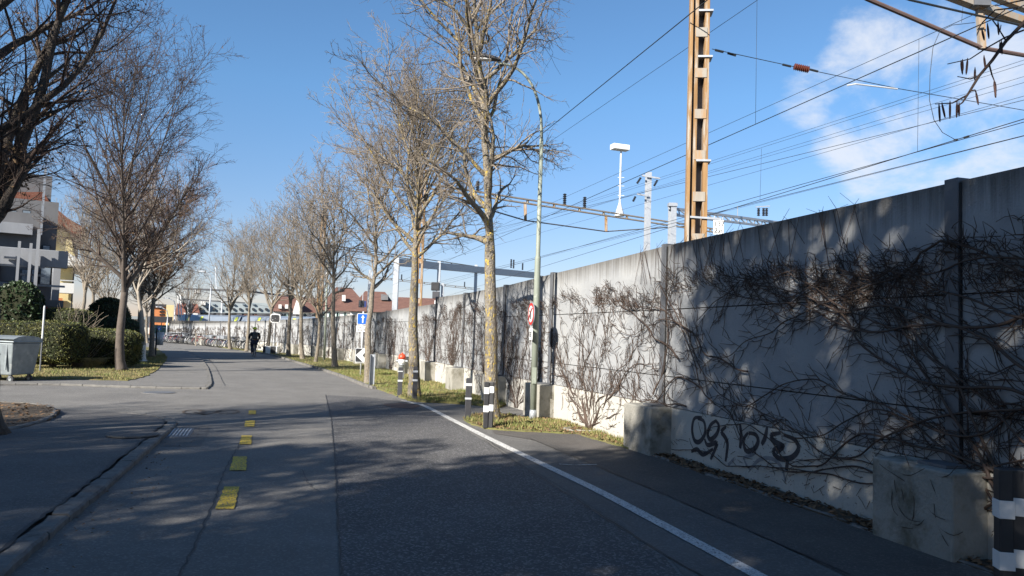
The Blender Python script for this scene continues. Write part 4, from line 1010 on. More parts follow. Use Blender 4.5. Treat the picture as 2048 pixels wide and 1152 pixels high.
# ------------------------------------------------------------------ hedges
def hedge(name, c, size, label, seed, n=5200, rnd=.5, leaf=.035, mt='hedge', group='clipped evergreen hedges and bushes', trunk=False):
    r = random.Random(seed); root = thing(name, label, 'hedge', c, 0, group)
    hx, hy, hz = size[0]/2, size[1]/2, size[2]/2
    bm = bmesh.new(); bmesh.ops.create_icosphere(bm, subdivisions=4, radius=1)
    def sh(d, grow_=0):
        p = 4.5 if rnd < .7 else 2.3
        k = (abs(d.x)**p+abs(d.y)**p+abs(d.z)**p)**(-1/p)
        q = noise.noise(Vector((d.x*3,d.y*3,d.z*3+seed)))*.06+noise.noise(d*9)*.03
        return Vector((d.x*k*(hx+grow_)*(1+q), d.y*k*(hy+grow_)*(1+q), hz+d.z*k*(hz+grow_)*(1+q*.6)))
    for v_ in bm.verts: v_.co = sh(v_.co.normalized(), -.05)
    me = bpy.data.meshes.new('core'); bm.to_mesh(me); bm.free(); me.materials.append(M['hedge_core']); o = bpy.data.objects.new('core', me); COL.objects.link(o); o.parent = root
    mb = MB()
    for i in range(n):
        d = rv(r).normalized()
        if d.z < -.75: continue
        p = sh(d, r.uniform(-.07,.02)); e = (rv(r)+d*.6).normalized()*leaf*r.uniform(.6,1.4); f_ = e.cross(rv(r)).normalized()*leaf*.6; mb.quad(p-e, p-f_, p+e, p+f_)
    mb.build('foliage', M[mt], root)
    if trunk:
        b = MB(); b.tube([Vector((0,0,-.1)),Vector((.05,0,hz)),],.09,8); b.tube([Vector((.1,0,-.1)),Vector((.4,0,hz*.8))],.05,6); b.build('stem', M['bark_dark'], root)
    return root
hedge('round_hedge', (-16.65,28.0,.22), (2.0,1.9,1.55), 'dark rounded clipped bush nearest the thin pole', 3, 9000, .4, .03, trunk=True)
hedge('box_hedge', (-16.1,30.2,.08), (2.9,1.7,1.45), 'long box-shaped yellowish hedge behind the lime trunk', 4, 12000, .3, .03)
hedge('box_hedge', (-19.6,29.6,.12), (3.2,1.6,1.6), 'tall hedge behind the waste container', 6, 8000, .4, .032)
hedge('box_hedge', (-18.3,31.5,.3), (2.2,1.6,2.0), 'golden bush between the container and the round bush', 7, 6000, .6, .035)
hedge('laurel_bush', (-19.7,30.6,.3), (2.0,1.6,3.0), 'loose green laurel bush above the hedges at the left edge', 8, 3600, .8, .07, 'evergreen')
hedge('round_bush', (-21.0,40.0,.2), (2.1,2.0,2.9), 'tall dark round bush right of the yellow house', 9, 6000, .8, .045, 'evergreen')
hedge('round_bush', (-19.6,38.4,.2), (2.3,2.0,1.9), 'low dark bush beside the tall round one', 10, 5000, .8, .045, 'evergreen')
hedge('box_hedge', (-26.2,46,.1), (4.6,1.4,1.5), 'low dark hedge farther along the left pavement', 12, 4000, .3, .05)
# twiggy shrub between the hedges
r = random.Random(4); mb = MB()
for i in range(70):
    a = R(r.uniform(20,160)); L = r.uniform(.7,1.7); p = Vector((r.uniform(-.5,.5),r.uniform(-.2,.2),0)); pts, rd, _ = grow(r, p, Vector((math.cos(a),r.uniform(-.3,.3),math.sin(a)+.5)), L, 6, .1, .02, .014, .005); mb.tube(pts, rd, 4, cap=False)
o = mb.build('bare_shrub', M['twig'], smooth=True); o.location = (-17.6,30.9,1.0); tag(o, 'spray of bare tan stems rising behind the hedges', 'shrub')
mb = MB(); r = random.Random(14)
for i in range(44):
    a = R(r.uniform(30,150)); p = Vector((r.uniform(-.2,.2),r.uniform(-.1,.1),0)); pts, rd, _ = grow(r, p, Vector((math.cos(a)*.7,r.uniform(-.3,.3),math.sin(a))), r.uniform(.5,1.5), 6, .12, .0, .010, .004); mb.tube(pts, rd, 4, cap=False)
o = mb.build('bare_shrub', M['twig'], smooth=True); o.location = (-16.2,28.9,.1); tag(o, 'thin bare shrub in the gap between round bush and box hedge', 'shrub')
mb = MB()
for i in range(420):
    a = r.uniform(0,6.28); q = r.uniform(.1,.5); p = Vector((r.gauss(0,.12),r.gauss(0,.1),0)); mb.tube([p, p+Vector((math.cos(a)*q*.5,math.sin(a)*q*.3,q*.7)), p+Vector((math.cos(a)*q,math.sin(a)*q*.6,q*.75))], [.006,.005,.003], 3, cap=False)
o = mb.build('dry_grass_clump', M['blade_y']); o.location = (-15.5,28.6,.1); tag(o, 'tuft of straw coloured dry grass under the bare shrub', 'grass clump')
# litter bin by the left pavement
t = thing('litter_bin', 'pale metal litter bin on a dark post by the far pavement', 'litter bin', (-19.4,42.3,.1))
b = MB(); b.lathe((.12,0,.55),[(.16,0),(.17,.72)],14); b.build('drum', M['steel_pale'], t, True); b = MB(); b.lathe((-.1,0,0),[(.05,0),(.05,1.45)],8); b.build('post', M['black'], t); b = MB(); b.box((.05,0,1.5),(.55,.42,.05)); b.build('cover', M['steel_galv'], t, bevel=.02)

# ------------------------------------------------------------------ parking sign, mirror, planter
def on_ground(u, v, y=None):
    p = H(u, v)
    if y: p = Vector((p.x*y/p.y, y, 0))
    p.z = 0; return p
p = on_ground(530,700); t = thing('parking_sign', 'blue parking sign with white supplementary plate, right of the cyclist', 'traffic sign', p)
b = MB(); b.lathe((0,0,0),[(.03,0),(.03,2.35)],8); b.build('post', M['steel_pale'], t)
k = p.y/1530; m = face_matrix(Vector((0,-.05,D(532,658,p.y).z)), (.1,-1,0)); b = MB(); rplate(b,.56,.56,.04,-.01,.01); sub(m,b,'plate',M['white'],t); b = MB(); rplate(b,.50,.50,.03,.012,.014); sub(m,b,'blue_field',M['blue'],t)
tx = text('P', .48, M['white'], m @ Matrix.Translation((0,0,.018)), t)
m = face_matrix(Vector((0,-.05,D(532,668.5,p.y).z)), (.1,-1,0)); b = MB(); rplate(b,.56,.28,.03,-.01,.01); sub(m,b,'small_plate',M['white'],t); b = MB(); b.box((.07,.03,.013),(.3,.06,.004)); b.box((-.12,.03,.013),(.1,.04,.004)); sub(m,b,'symbol',M['black'],t)
p = on_ground(546,708); t = thing('traffic_mirror', 'black-backed traffic mirror with a white studded rim on a white post', 'traffic mirror', p)
zc = D(548,636.5,p.y).z; b = MB(); b.lathe((.0,0,.0),[(.05,0),(.05,zc-.25)],10); b.build('post', M['white'], t)
m = face_matrix(Vector((.06,-.08,zc)), (0,-1,0)); b = MB(); rplate(b,.66,.58,.12,-.03,.02); 
for i in range(26):
    a = 2*math.pi*i/26; q = Vector((math.cos(a),math.sin(a))); kk = (abs(q.x/.345)**4+abs(q.y/.305)**4)**-.25; b.box((q.x*kk,q.y*kk,0),(.05,.05,.03))
sub(m,b,'rim',M['white'],t); b = MB(); rplate(b,.56,.48,.10,.022,.045); sub(m,b,'panel',M['black'],t); b = MB(); b.disc((0,0,.046),(0,0,1),.02,.006,8); b.disc((-.16,-.12,.046),(0,0,1),.03,.006,8); sub(m,b,'fixing',M['white'],t)
t = thing('banded_box', 'black and white painted concrete block carrying the mirror post', 'planter', (p.x+.0,p.y-.35,.0))
b = MB(); b.box((0,0,.27),(.92,.55,.54)); b.build('box', M['white'], t, bevel=.02)
for x in (-.43,.18): b = MB(); b.box((x,-.29,.27),(.16 if x < 0 else .34,.04,.53)); b.build('black_band', M['black'], t)
p = on_ground(648,722); t = thing('utility_pole', 'pale green pole on the verge between two bare trees', 'pole', p); b = MB(); b.tube([Vector((0,0,0)),Vector((-.05,0,5.6))],[.075,.045],10); b.build('pole', M['lampgreen'], t, True); b = MB(); b.box((-.12,0,5.0),(.1,.1,.25)); b.build('small_box', M['steel_pale'], t)
# lamp posts along the far road
for (u, v, top, lab) in ((415,690,560,'slender lamp post behind the parked bicycles'),(538,690,590,'grey lamp column behind the parking sign'),(332,684,630,'short grey pole by the far green fence'),(346,684,612,'second grey pole by the far green fence')):
    p = on_ground(u,v); h = D(u,top,p.y).z; t = thing('lamp_column', lab, 'street lamp', p); b = MB(); b.tube([Vector((0,0,0)),Vector((.02,0,h))],[.09,.055],8); b.build('post', M['steel_galv'], t, True)
    if u < 430: b = MB(); b.tube([Vector((.02,0,h)),Vector((-.12,0,h+.5)),Vector((-.7,0,h+.8))],[.05,.045,.04],6); b.box((-.95,0,h+.82),(.6,.2,.1)); b.build('arm', M['steel_galv'], t)
# wooden rack among the bicycles
p = on_ground(399,692); t = thing('wooden_rail', 'tan wooden rail frame between the two rows of bicycles', 'rail', p); b = MB(); b.box((-.35,0,.55),(.09,.09,1.1)); b.build('upright', M['twig'], t); b = MB(); b.box((.35,.6,.55),(.09,.09,1.1)); b.build('upright', M['twig'], t); b = MB(); b.bar((-.4,0,1.08),(.9,1.1,1.08),.08,.08); b.build('rail', M['twig'], t)

# ------------------------------------------------------------------ bicycles
def ring(mb, c, nrm, rad, th, k=18, side_=4):
    nrm = Vector(nrm).normalized(); u = nrm.orthogonal().normalized(); w = nrm.cross(u); c = Vector(c)
    pts = [c+u*rad*math.cos(2*math.pi*i/k)+w*rad*math.sin(2*math.pi*i/k) for i in range(k+1)]; mb.tube(pts, th, side_, cap=False)
def bike(label, cat='bicycle', col='black', parts=True, group=None):
    """points along +x; wheels at x = +-.53"""
    t = thing('bicycle', label, cat, (0,0,0), 0, group)
    fr = MB(); V_ = Vector; bb_ = V_((-.08,0,.30)); st = V_((-.2,0,.82)); hd = V_((.36,0,.80)); hl = V_((.40,0,.62)); rw = V_((-.53,0,.34)); fw = V_((.53,0,.34))
    for a, b_, w in ((bb_,st,.018),(bb_,hl,.019),(st-V_((0,0,.12)),hd,.017),(bb_,rw,.012),(st-V_((0,0,.12)),rw,.011),(hd+V_((-.01,0,.06)),hl,.02),(hl,fw,.014)): fr.tube([a,b_],w,6)
    whl = []
    if parts:
        fr.build('frame', M[col], t, True)
        for c in (rw, fw):
            w = MB(); ring(w, c, (0,1,0), .33, .022, 22, 6); wo_ = w.build('tyre', M['black'], t, True); w = MB()
            for i in range(12): a = i*math.pi/6; w.tube([c, c+V_((math.cos(a)*.31,0,math.sin(a)*.31))], .004, 3, cap=False)
            ring(w, c, (0,1,0), .305, .009, 22, 4); w.build('rim', M['steel_galv'], wo_)
        w = MB(); w.tube([hd+V_((0,0,.06)),hd+V_((-.03,0,.2))],.014,6); w.tube([V_((.24,-.29,1.02)),V_((.34,-.16,1.0)),V_((.33,.16,1.0)),V_((.24,.29,1.02))],.014,6); w.build('handlebar', M['steel_dark'], t, True)
        w = MB(); w.box((-.22,0,.95),(.27,.15,.06),0,0,.8); w.tube([st,V_((-.22,0,.94))],.014,6); w.build('saddle', M['black'], t, bevel=.02)
        w = MB(); w.disc(bb_,(0,1,0),.09,.01,16); w.tube([bb_+V_((0,-.06,0)),bb_+V_((.10,-.07,-.13))],.011,5); w.tube([bb_+V_((0,.06,0)),bb_+V_((-.10,.07,.13))],.011,5); w.box((.1,-.12,.17),(.09,.1,.02)); w.box((-.18,.12,.43),(.09,.1,.02)); w.build('crank', M['steel_dark'], t)
        w = MB(); w.bar((-.75,0,.72),(-.28,0,.72),.12,.015); w.tube([V_((-.66,0,.72)),V_((-.53,0,.34))],.008,4); w.build('carrier', M['steel_dark'], t)
    return t
def bike_small(mt, seed, basket=False):
    """a far bicycle as one light mesh of three materials"""
    mb = MB(); V_ = Vector; r = random.Random(seed)
    bb_ = V_((-.08,0,.30)); st = V_((-.2,0,.82)); hd = V_((.36,0,.82)); rw = V_((-.53,0,.34)); fw = V_((.53,0,.34))
    for a, b_, w in ((bb_,st,.022),(bb_,hd,.024),(st,hd,.02),(bb_,rw,.015),(st,rw,.015),(hd,fw,.018)): mb.tube([a,b_],w,4,1)
    for c in (rw,fw):
        ring(mb, c, (0,1,0), .33, .026, 14, 4)
        for i in range(5): a = i*math.pi/5+.2; mb.tube([c-V_((math.cos(a)*.3,0,math.sin(a)*.3)), c+V_((math.cos(a)*.3,0,math.sin(a)*.3))], .006, 3, 2, cap=False)
    mb.tube([hd,V_((.33,0,1.0))],.016,4,2); mb.tube([V_((.2,-.29,1.04)),V_((.34,-.1,1.0)),V_((.34,.1,1.0)),V_((.2,.29,1.04))],.018,4,2)
    mb.box((-.22,0,.95),(.28,.17,.08)); mb.box((-.53,0,.71),(.42,.13,.02),0,2)
    for x0, s_ in ((-.53,1),):
        pts = [V_((x0+.36*math.cos(R(a)),0,.34+.37*math.sin(R(a)))) for a in range(40,181,20)]; mb.tube(pts,.02,4,1)
    if basket: mb.box((.56,0,.88),(.30,.34,.22),0,2,1.2)
    return mb
gb_ = 'bicycles parked in rows against the railway wall'
paints = [mat('bike_paint_dark',(.02,.022,.03)), mat('bike_paint_silver',(.45,.46,.48),rough=.35,metal=.5), mat('bike_paint_red',(.22,.02,.02)), mat('bike_paint_blue',(.03,.06,.18)), mat('bike_paint_white',(.6,.6,.6))]
protos = []
for i, (pt, bk) in enumerate(((0,False),(1,True),(2,False),(3,True),(4,False),(0,True))):
    protos.append(bike_small(None, i, bk).build('bicycle', [M['black'], paints[pt], M['steel_galv']]))
def track(us, vs, n, jit, seed):
    pass
r = random.Random(9); front = [H(u,v) for u,v in [(500,701.5),(477,698.7),(450,696.3),(425,694),(394,690.6),(355,687),(317,683.6)]]
front = smooth([p.to_2d() for p in front], 6); dist = [0]
for i in range(1,len(front)): dist.append(dist[-1]+(front[i]-front[i-1]).length)
cnt = 0; d_ = .3; used = set(); rowdir = None
while d_ < dist[-1]-.3:
    i = max(j for j in range(len(dist)) if dist[j] <= d_); i = min(i, len(front)-2); k = (d_-dist[i])/(dist[i+1]-dist[i]); p = front[i].lerp(front[i+1],k); dr = (front[i+1]-front[i]).normalized(); nn = Vector((dr.y,-dr.x))
    if nn.y < 0: nn = -nn
    for row in (0, 1):
        q = p+nn*(.7+row*1.75+r.uniform(-.15,.15)); j = r.randrange(6); a = math.atan2(nn.y,nn.x)+r.uniform(-.25,.25)+(math.pi if r.random() < .3 else 0)
        if row and r.random() < .35: continue
        if abs(d_-dist[-1]*.52) < .5: continue
        if j not in used: o = protos[j]; used.add(j)
        else: o = protos[j].copy(); COL.objects.link(o)
        o.location = (q.x,q.y,0); o.rotation_euler = (r.uniform(-.12,.12),0,a)
        tag(o, 'bicycle packed side by side with others in the long rows at the wall', 'bicycle', gb_); cnt += 1
    d_ += r.uniform(.40,.62)
p = on_ground(559,702); bk = bike('dark bicycle leaning against the tree right of the black and white block'); bk.location = (p.x+.9,p.y-1.0,.05); bk.rotation_euler = (R(8),0,R(-35))
bk = copy_thing(bk, (on_ground(530,705).x-.3, on_ground(530,705).y,.05), R(20), 'bicycle standing just right of the cyclist under the parking sign')

# ------------------------------------------------------------------ the cyclist
cyc = on_ground(507,713.5); face_ = Vector((-.42,.9,0)).normalized(); rz = math.atan2(face_.y, face_.x)
bkc = bike('bicycle ridden away from the camera by the person in the yellow helmet', col='steel_dark'); bkc.location = (cyc.x,cyc.y,0); bkc.rotation_euler = (0,0,rz)
def skin(name, verts, edges, rad, mt, parent, sub=2):
    me = bpy.data.meshes.new(name); me.from_pydata(verts, edges, []); o = bpy.data.objects.new(name, me); COL.objects.link(o); o.parent = parent
    me.materials.append(mt); m_ = o.modifiers.new('skin','SKIN'); m_.use_smooth_shade = True
    for i, v_ in enumerate(me.skin_vertices[0].data): v_.radius = rad[i] if hasattr(rad[i],'__len__') else (rad[i],rad[i])
    me.skin_vertices[0].data[0].use_root = True
    s_ = o.modifiers.new('sub','SUBSURF'); s_.levels = sub; s_.render_levels = sub; return o
denim = mat('blue_trousers', (.025,.035,.075), (.02,.025,.05), scale=8, rough=.9); jacket = mat('dark_jacket', (.02,.024,.035), (.012,.014,.02), scale=7, rough=.8); skinm = mat('skin', (.52,.31,.22), rough=.6); helm = mat('yellow_helmet', (.68,.78,.06), rough=.4); shoe = mat('white_shoe', (.55,.55,.53), rough=.6)
pe = thing('person', 'cyclist in dark jacket, backpack and yellow helmet riding away down the road', 'person', (cyc.x,cyc.y,0), rz)
# seated on the saddle, hands on the bar, left foot down, right foot up; x forward, y left
bv = [(-.20,0,.98),(-.18,0,1.12),(-.10,0,1.30),(-.02,0,1.44),(.02,0,1.52),(.04,0,1.60),(.05,0,1.70),
      (-.04,.19,1.42),(.06,.30,1.20),(.24,.29,1.06),(.31,.27,1.04),(-.04,-.19,1.42),(.06,-.30,1.20),(.24,-.29,1.06),(.31,-.27,1.04),
      (-.17,.11,.94),(.17,.13,.80),(.02,.12,.50),(-.06,.12,.20),(.08,.12,.14),(-.17,-.11,.94),(.22,-.13,.93),(.12,-.12,.66),(.04,-.12,.47),(.15,-.12,.43)]
be = [(0,1),(1,2),(2,3),(3,4),(4,5),(5,6),(3,7),(7,8),(8,9),(9,10),(3,11),(11,12),(12,13),(13,14),(0,15),(15,16),(16,17),(17,18),(18,19),(0,20),(20,21),(21,22),(22,23),(23,24)]
br_ = [.15,.14,.165,.13,.06,.06,.09,.07,.055,.042,.032,.07,.055,.042,.032,.10,.078,.055,.042,.035,.10,.078,.055,.042,.035]
skin('body', bv, be, br_, skinm, pe)
jv = [(-.20,0,1.02),(-.18,0,1.14),(-.10,0,1.31),(-.02,0,1.44),(-.005,0,1.485),(-.04,.20,1.42),(.06,.31,1.20),(.23,.295,1.07),(-.04,-.20,1.42),(.06,-.31,1.20),(.23,-.295,1.07)]
skin('jacket', jv, [(0,1),(1,2),(2,3),(3,4),(3,5),(5,6),(6,7),(3,8),(8,9),(9,10)], [.185,.175,.20,.15,.075,.095,.08,.058,.095,.08,.058], jacket, pe)
tv = [(-.20,0,.98),(-.17,.11,.94),(.17,.13,.80),(.02,.12,.50),(-.055,.12,.24),(-.17,-.11,.94),(.22,-.13,.93),(.12,-.12,.66),(.05,-.12,.50)]
skin('trousers', tv, [(0,1),(1,2),(2,3),(3,4),(0,5),(5,6),(6,7),(7,8)], [.17,.125,.098,.074,.062,.125,.098,.074,.062], denim, pe)
for y, z, x in ((.12,.15,-.05),(-.12,.44,.05)):
    skin('shoe', [(x-.03,y,z),(x+.08,y,z-.015),(x+.19,y,z-.03)], [(0,1),(1,2)], [(.05,.055),(.048,.045),(.035,.03)], shoe, pe, 1)
h_ = MB()
for i in range(9):
    pass
h_.lathe((.05,0,1.68), [(.105,0),(.128,.02),(.13,.06),(.11,.11),(.07,.145),(.02,.158)], 14); hh = h_.build('helmet', helm, pe, True); hh.scale = (1.0,1,1)
bp_ = MB(); bp_.box((-.33,0,1.28),(.17,.30,.42),0,0,.86); bo = bp_.build('backpack', M['black'], pe, bevel=.05); bo.rotation_euler = (0,0,0)
bp_ = MB(); bp_.box((-.425,0,1.21),(.05,.22,.2)); bp_.build('backpack_pocket', M['darkgrey'], bo, bevel=.02)
for s_ in (-1,1):
    f_ = MB()
    for k in range(4): f_.tube([Vector((.30,s_*(.245+.018*k),1.045)),Vector((.345,s_*(.245+.018*k),1.05)),Vector((.352,s_*(.245+.018*k),1.02)),Vector((.325,s_*(.245+.018*k),1.0))],[.011,.010,.009,.008],6)
    f_.tube([Vector((.30,s_*.235,1.04)),Vector((.315,s_*.22,1.01)),Vector((.33,s_*.215,.99))],[.012,.011,.009],6); f_.build('hand', skinm, pe, True)
# ------------------------------------------------------------------ graffiti on the plinth
def wall_strokes(name, strokes, w, mt, label, off=.034):
    mb = MB()
    for st in strokes:
        sm = smooth(st, 5) if len(st) > 2 else [Vector(p) for p in st]; pts = []
        for p in sm:
            q = WL.find(p.x, p.y)
            if q: pts.append(q)
        N = len(pts)
        for i in range(N-1):
            a, b = Vector(pts[i]), Vector(pts[i+1]); d = b-a
            if d.length < 1e-5: continue
            n = Vector((-d.y,d.x)).normalized()*w/2; n1 = n*(.55+.45*math.sin(math.pi*(i+.5)/N)); d = d.normalized()*.004
            q4 = [a-d-n1, b+d-n1, b+d+n1, a-d+n1]; mb.quad(*[WL.P(q.x,q.y,off) for q in q4])
    o = mb.build(name, mt); return tag(o, label, 'graffiti')
Z = lambda pts: [(1240+x/2.535, 760+y/2.535) for x, y in pts]
M['spray'] = mat('spray_paint', (.02,.02,.025), (.05,.05,.06), scale=12, rough=.6)
M['spray_pale'] = mat('spray_paint_faded', (.16,.16,.17), (.26,.26,.26), scale=12, rough=.8)
wall_strokes('graffiti', [Z(s) for s in (
 [(425,190),(388,195),(376,250),(388,305),(415,312),(442,268),(436,210),(405,196)], [(500,205),(470,228),(455,275),(470,302),(502,272),(512,232),(498,208)], [(440,300),(455,330),(500,318),(492,352),(470,402)],
 [(548,238),(525,262),(545,292),(556,330),(546,412)], [(482,350),(432,378),(402,352),(372,362)], [(620,222),(626,290),(620,345)], [(660,268),(638,305),(650,358),(690,352),(712,312),(700,278),(664,268)],
 [(757,238),(748,290),(730,326)], [(826,268),(778,280),(796,312),(838,336),(806,368)], [(842,278),(896,302),(918,346),(884,392),(822,398),(788,358),(846,330)], [(862,408),(856,456)])], .07, M['spray'], 'large black sprayed tag on the shaded plinth between the footing blocks')
wall_strokes('graffiti', [Z(s) for s in ([(636,392),(668,448),(718,404),(780,398),(830,440),(850,510)], [(640,392),(676,380),(700,366)], [(590,400),(560,430)])], .05, M['spray_pale'], 'thin grey sprayed swoosh below the large black tag')
wall_strokes('graffiti', [[(950,752),(962,752),(958,790)],[(966,758),(966,785),(976,786),(978,758)],[(990,760),(983,768),(990,776),(984,790)]], .04, M['spray_pale'], 'faint grey sprayed letters on the plinth left of the lichened tree')

# ------------------------------------------------------------------ buildings
FR = [1024, 0.0]                                     # each building has its own facing: a reference point and a turn
def facing(u): FR[0] = u; FR[1] = math.atan2(-(u-1024), F_PX)
def onfront(u, v, y):                                # point on the facade plane of the current facing
    q = D(FR[0], 600, y); nd = Vector((-math.sin(FR[1]), math.cos(FR[1]), 0)); d = ray(u, v)
    t = (q.x*nd.x+q.y*nd.y)/(d.x*nd.x+d.y*nd.y); return Vector((d.x*t, d.y*t, EYE+d.z*t))
def bxp(mb, u0, v0, u1, v1, y, dep=.3, mi=0):        # box standing on that facade line, dep deep
    a = onfront(u0, (v0+v1)/2, y); b = onfront(u1, (v0+v1)/2, y); um = (u0+u1)/2; z1 = onfront(um, v0, y).z; z0 = onfront(um, v1, y).z
    w = (b.to_2d()-a.to_2d()).length; c = (a+b)/2; nd = Vector((-math.sin(FR[1]), math.cos(FR[1]), 0))
    mb.box((c.x+nd.x*dep/2, c.y+nd.y*dep/2, (z0+z1)/2), (w, dep, z1-z0), FR[1], mi)
def pxprism(mb, pts, y, dep):                        # outline seen from the street given depth
    P_ = [onfront(u,v,y) for u,v in pts]; n = len(mb.v); L = len(P_); nx, ny = -math.sin(FR[1])*dep, math.cos(FR[1])*dep
    mb.v += [tuple(p) for p in P_]+[(p.x+nx,p.y+ny,p.z) for p in P_]
    mb.f.append(tuple(n+i for i in range(L))); mb.f.append(tuple(n+L+i for i in reversed(range(L)))); mb.m += [0,0]
    for i in range(L): j = (i+1)%L; mb.f.append((n+j,n+i,n+L+i,n+L+j)); mb.m.append(0)
def prism(name, mt, parent, pts, y, dep):
    mb = MB(); pxprism(mb, pts, y, dep); return mb.build(name, mt, parent)
def solo(name, mt, parent, *boxes, bevel=0):
    mb = MB()
    for b in boxes: bxp(mb, *b)
    return mb.build(name, mt, parent, bevel=bevel)
M['conc_dark'] = mat('concrete_dark', (.16,.16,.165), (.11,.11,.115), scale=1.2, rough=.9, stretch=(1,1,.4)); M['conc_grey'] = mat('concrete_grey', (.30,.31,.33), (.23,.24,.26), scale=1.5, rough=.9, stretch=(1,1,.4))
M['render_white'] = mat('render_white', (.66,.65,.61), (.58,.57,.54), scale=.8, rough=.9); M['render_yellow'] = mat('render_yellow', (.62,.52,.27), (.54,.45,.24), scale=.8, rough=.9)
M['tile_red'] = mat('roof_tile_red', (.20,.075,.045), (.13,.05,.035), scale=2.5, rough=.9, c3=(.26,.14,.09), c3scale=5, stretch=(1,1,3)); M['tile_brown'] = mat('roof_tile_brown', (.15,.075,.055), (.105,.052,.04), scale=1.2, rough=.9, c3=(.19,.11,.08), c3scale=3, stretch=(1,1,3))
M['roof_grey'] = mat('roof_grey_green', (.30,.335,.34), (.25,.28,.29), scale=.6, rough=.8); M['roof_dark'] = mat('roof_dark', (.04,.04,.045), rough=.8)
M['shutter'] = mat('shutter_green', (.30,.43,.40), (.25,.37,.35), scale=3, rough=.7); M['orange'] = mat('render_orange', (.50,.19,.075), (.44,.16,.06), scale=2, rough=.9); M['glass_pale'] = mat('window_pale', (.20,.24,.28), (.14,.17,.2), scale=.6, rough=.15)
facing(60); FR[1] += R(0)
cb = thing('office_building', 'dark modern concrete building with projecting beams, behind the hedges at the left edge', 'building')
solo('wall', M['conc_dark'], cb, (-260,385,108,712,34.6,7)); solo('roof_slab', M['conc_dark'], cb, (-280,330,105,384,36.5,8), (-260,384,60,412,37.2,6))
solo('upper_wall', M['conc_dark'], cb, (-260,412,80,490,34.2,.4)); prism('tiled_roof', M['tile_red'], cb, [(-60,412),(-60,384),(88,384),(104,414)], 35.6, 1.2); solo('parapet', M['conc_grey'], cb, (-120,440,66,462,33.9,.3)); solo('balcony_beam', M['conc_grey'], cb, (-260,488,137,524,31.4,.5), bevel=.02)
solo('ledge', M['conc_dark'], cb, (-260,575,60,590,32.0,1.8)); solo('ledge', M['conc_dark'], cb, (30,599,127,612,31.6,1.6)); solo('corner_pier', M['conc_grey'], cb, (102,524,117,690,32.6,2.0))
for b in ((33,482,39,572),(56,486,62,580),(70,456,77,600),(-20,482,-13,580)): solo('fin', M['conc_grey'], cb, (*b, 30.9, .3))
for b in ((8,513,32,517),(0,530,90,534),(40,548,90,552),(40,569,130,573)): solo('rail', M['conc_grey'], cb, (*b, 31.25, .12))
for b in ((12,492,30,528),(42,538,56,566),(62,538,74,566),(80,532,102,570),(-40,492,2,560),(48,616,68,655),(72,616,95,655),(12,420,34,438),(44,420,62,438),(-40,420,-8,438),(-80,560,30,573),(84,490,100,522)): 
    w = solo('window', M['black'], cb, (*b, 34.45, .1)); i = .6; solo('pane', M['glass_pale'], w, (b[0]+1.5,b[1]+1.5,b[2]-1.5,b[3]-1.5,34.40,.04))
solo('awning', M['red'], cb, (56,613,94,620,33.6,.9))
solo('chimney_pipe', M['steel_galv'], cb, (84,335,89,470,34.0,.2))
facing(125)
yh = thing('yellow_house', 'yellow house with a red mansard roof and wide pale eaves, behind the concrete building', 'house')
prism('wall', M['render_yellow'], yh, [(60,536),(147,536),(143,712),(60,712)], 80, 14)
prism('mansard', M['render_yellow'], yh, [(60,455),(138,460),(148,505),(150,514),(60,510)], 79.3, 14.6)
prism('roof', M['tile_red'], yh, [(48,382),(92,400),(134,435),(168,456),(170,470),(146,466),(128,452),(90,430),(40,420)], 78, 17)
prism('roof_hip', M['tile_red'], yh, [(134,437),(168,457),(171,473),(160,478),(152,470)], 80, 12); prism('eaves', M['render_white'], yh, [(60,508),(136,505),(172,526),(172,534),(60,522)], 77.6, 16)
prism('side_wall', M['conc_grey'], yh, [(147,470),(158,478),(155,520),(150,520)], 80.6, 13)
solo('balcony', M['render_white'], yh, (116,566,148,586,77.6,2.4)); solo('balcony_rail', M['steel_pale'], yh, (116,560,149,562,77.6,.1)); solo('shutter', M['orange'], yh, (111,596,124,637,79.6,.3)); solo('shutter', M['red'], yh, (96,462,106,496,78.9,.3)); solo('window', M['glass_dark'], yh, (66,466,92,494,78.95,.3)); solo('drainpipe', M['black'], yh, (143,520,146,655,79.5,.3)); solo('window', M['glass_dark'], yh, (66,560,96,590,79.8,.2))
def house(name, label, u0, u1, vb, ve, vr, y, wm, rm, dep=12, hip=.25, wins=(), gable=False, cat='house', winm='shutter', over=3):
    facing((u0+u1)/2); t = thing(name, label, cat); mb = MB(); bxp(mb, u0, ve, u1, vb, y, dep); mb.build('wall', wm, t)
    nd = Vector((-math.sin(FR[1]), math.cos(FR[1]), 0)); ym = y+dep/2
    a = onfront(u0-over,ve,y-.5); b = onfront(u1+over,ve,y-.5); c = onfront(u0+(u1-u0)*hip, vr, ym); d = onfront(u1-(u1-u0)*hip, vr, ym)
    zz = (a.z+b.z)/2; a.z = b.z = zz; zr = (c.z+d.z)/2; c.z = d.z = zr; mb = MB(); a2 = a+nd*(dep+1); b2 = b+nd*(dep+1)
    pts = [tuple(a),tuple(b),tuple(b2),tuple(a2),tuple(c),tuple(d)]
    n = 0; mb.v += pts; mb.f += [(0,1,5,4),(1,2,5),(2,3,4,5),(3,0,4),(0,3,2,1)]; mb.m += [0]*5; roof = mb.build('roof', rm, t)
    for (x0,y0,x1,y1) in wins:
        w = solo('window', M['glass_dark'], t, (x0,y0,x1,y1,y-.06,.2))
        if winm:
            q = max(1.2,(x1-x0)*.45); s = MB(); bxp(s, x0-q, y0, x0-.2, y1, y-.1, .1); bxp(s, x1+.2, y0, x1+q, y1, y-.1, .1); s.build('shutters', M[winm], w)
    return t, roof
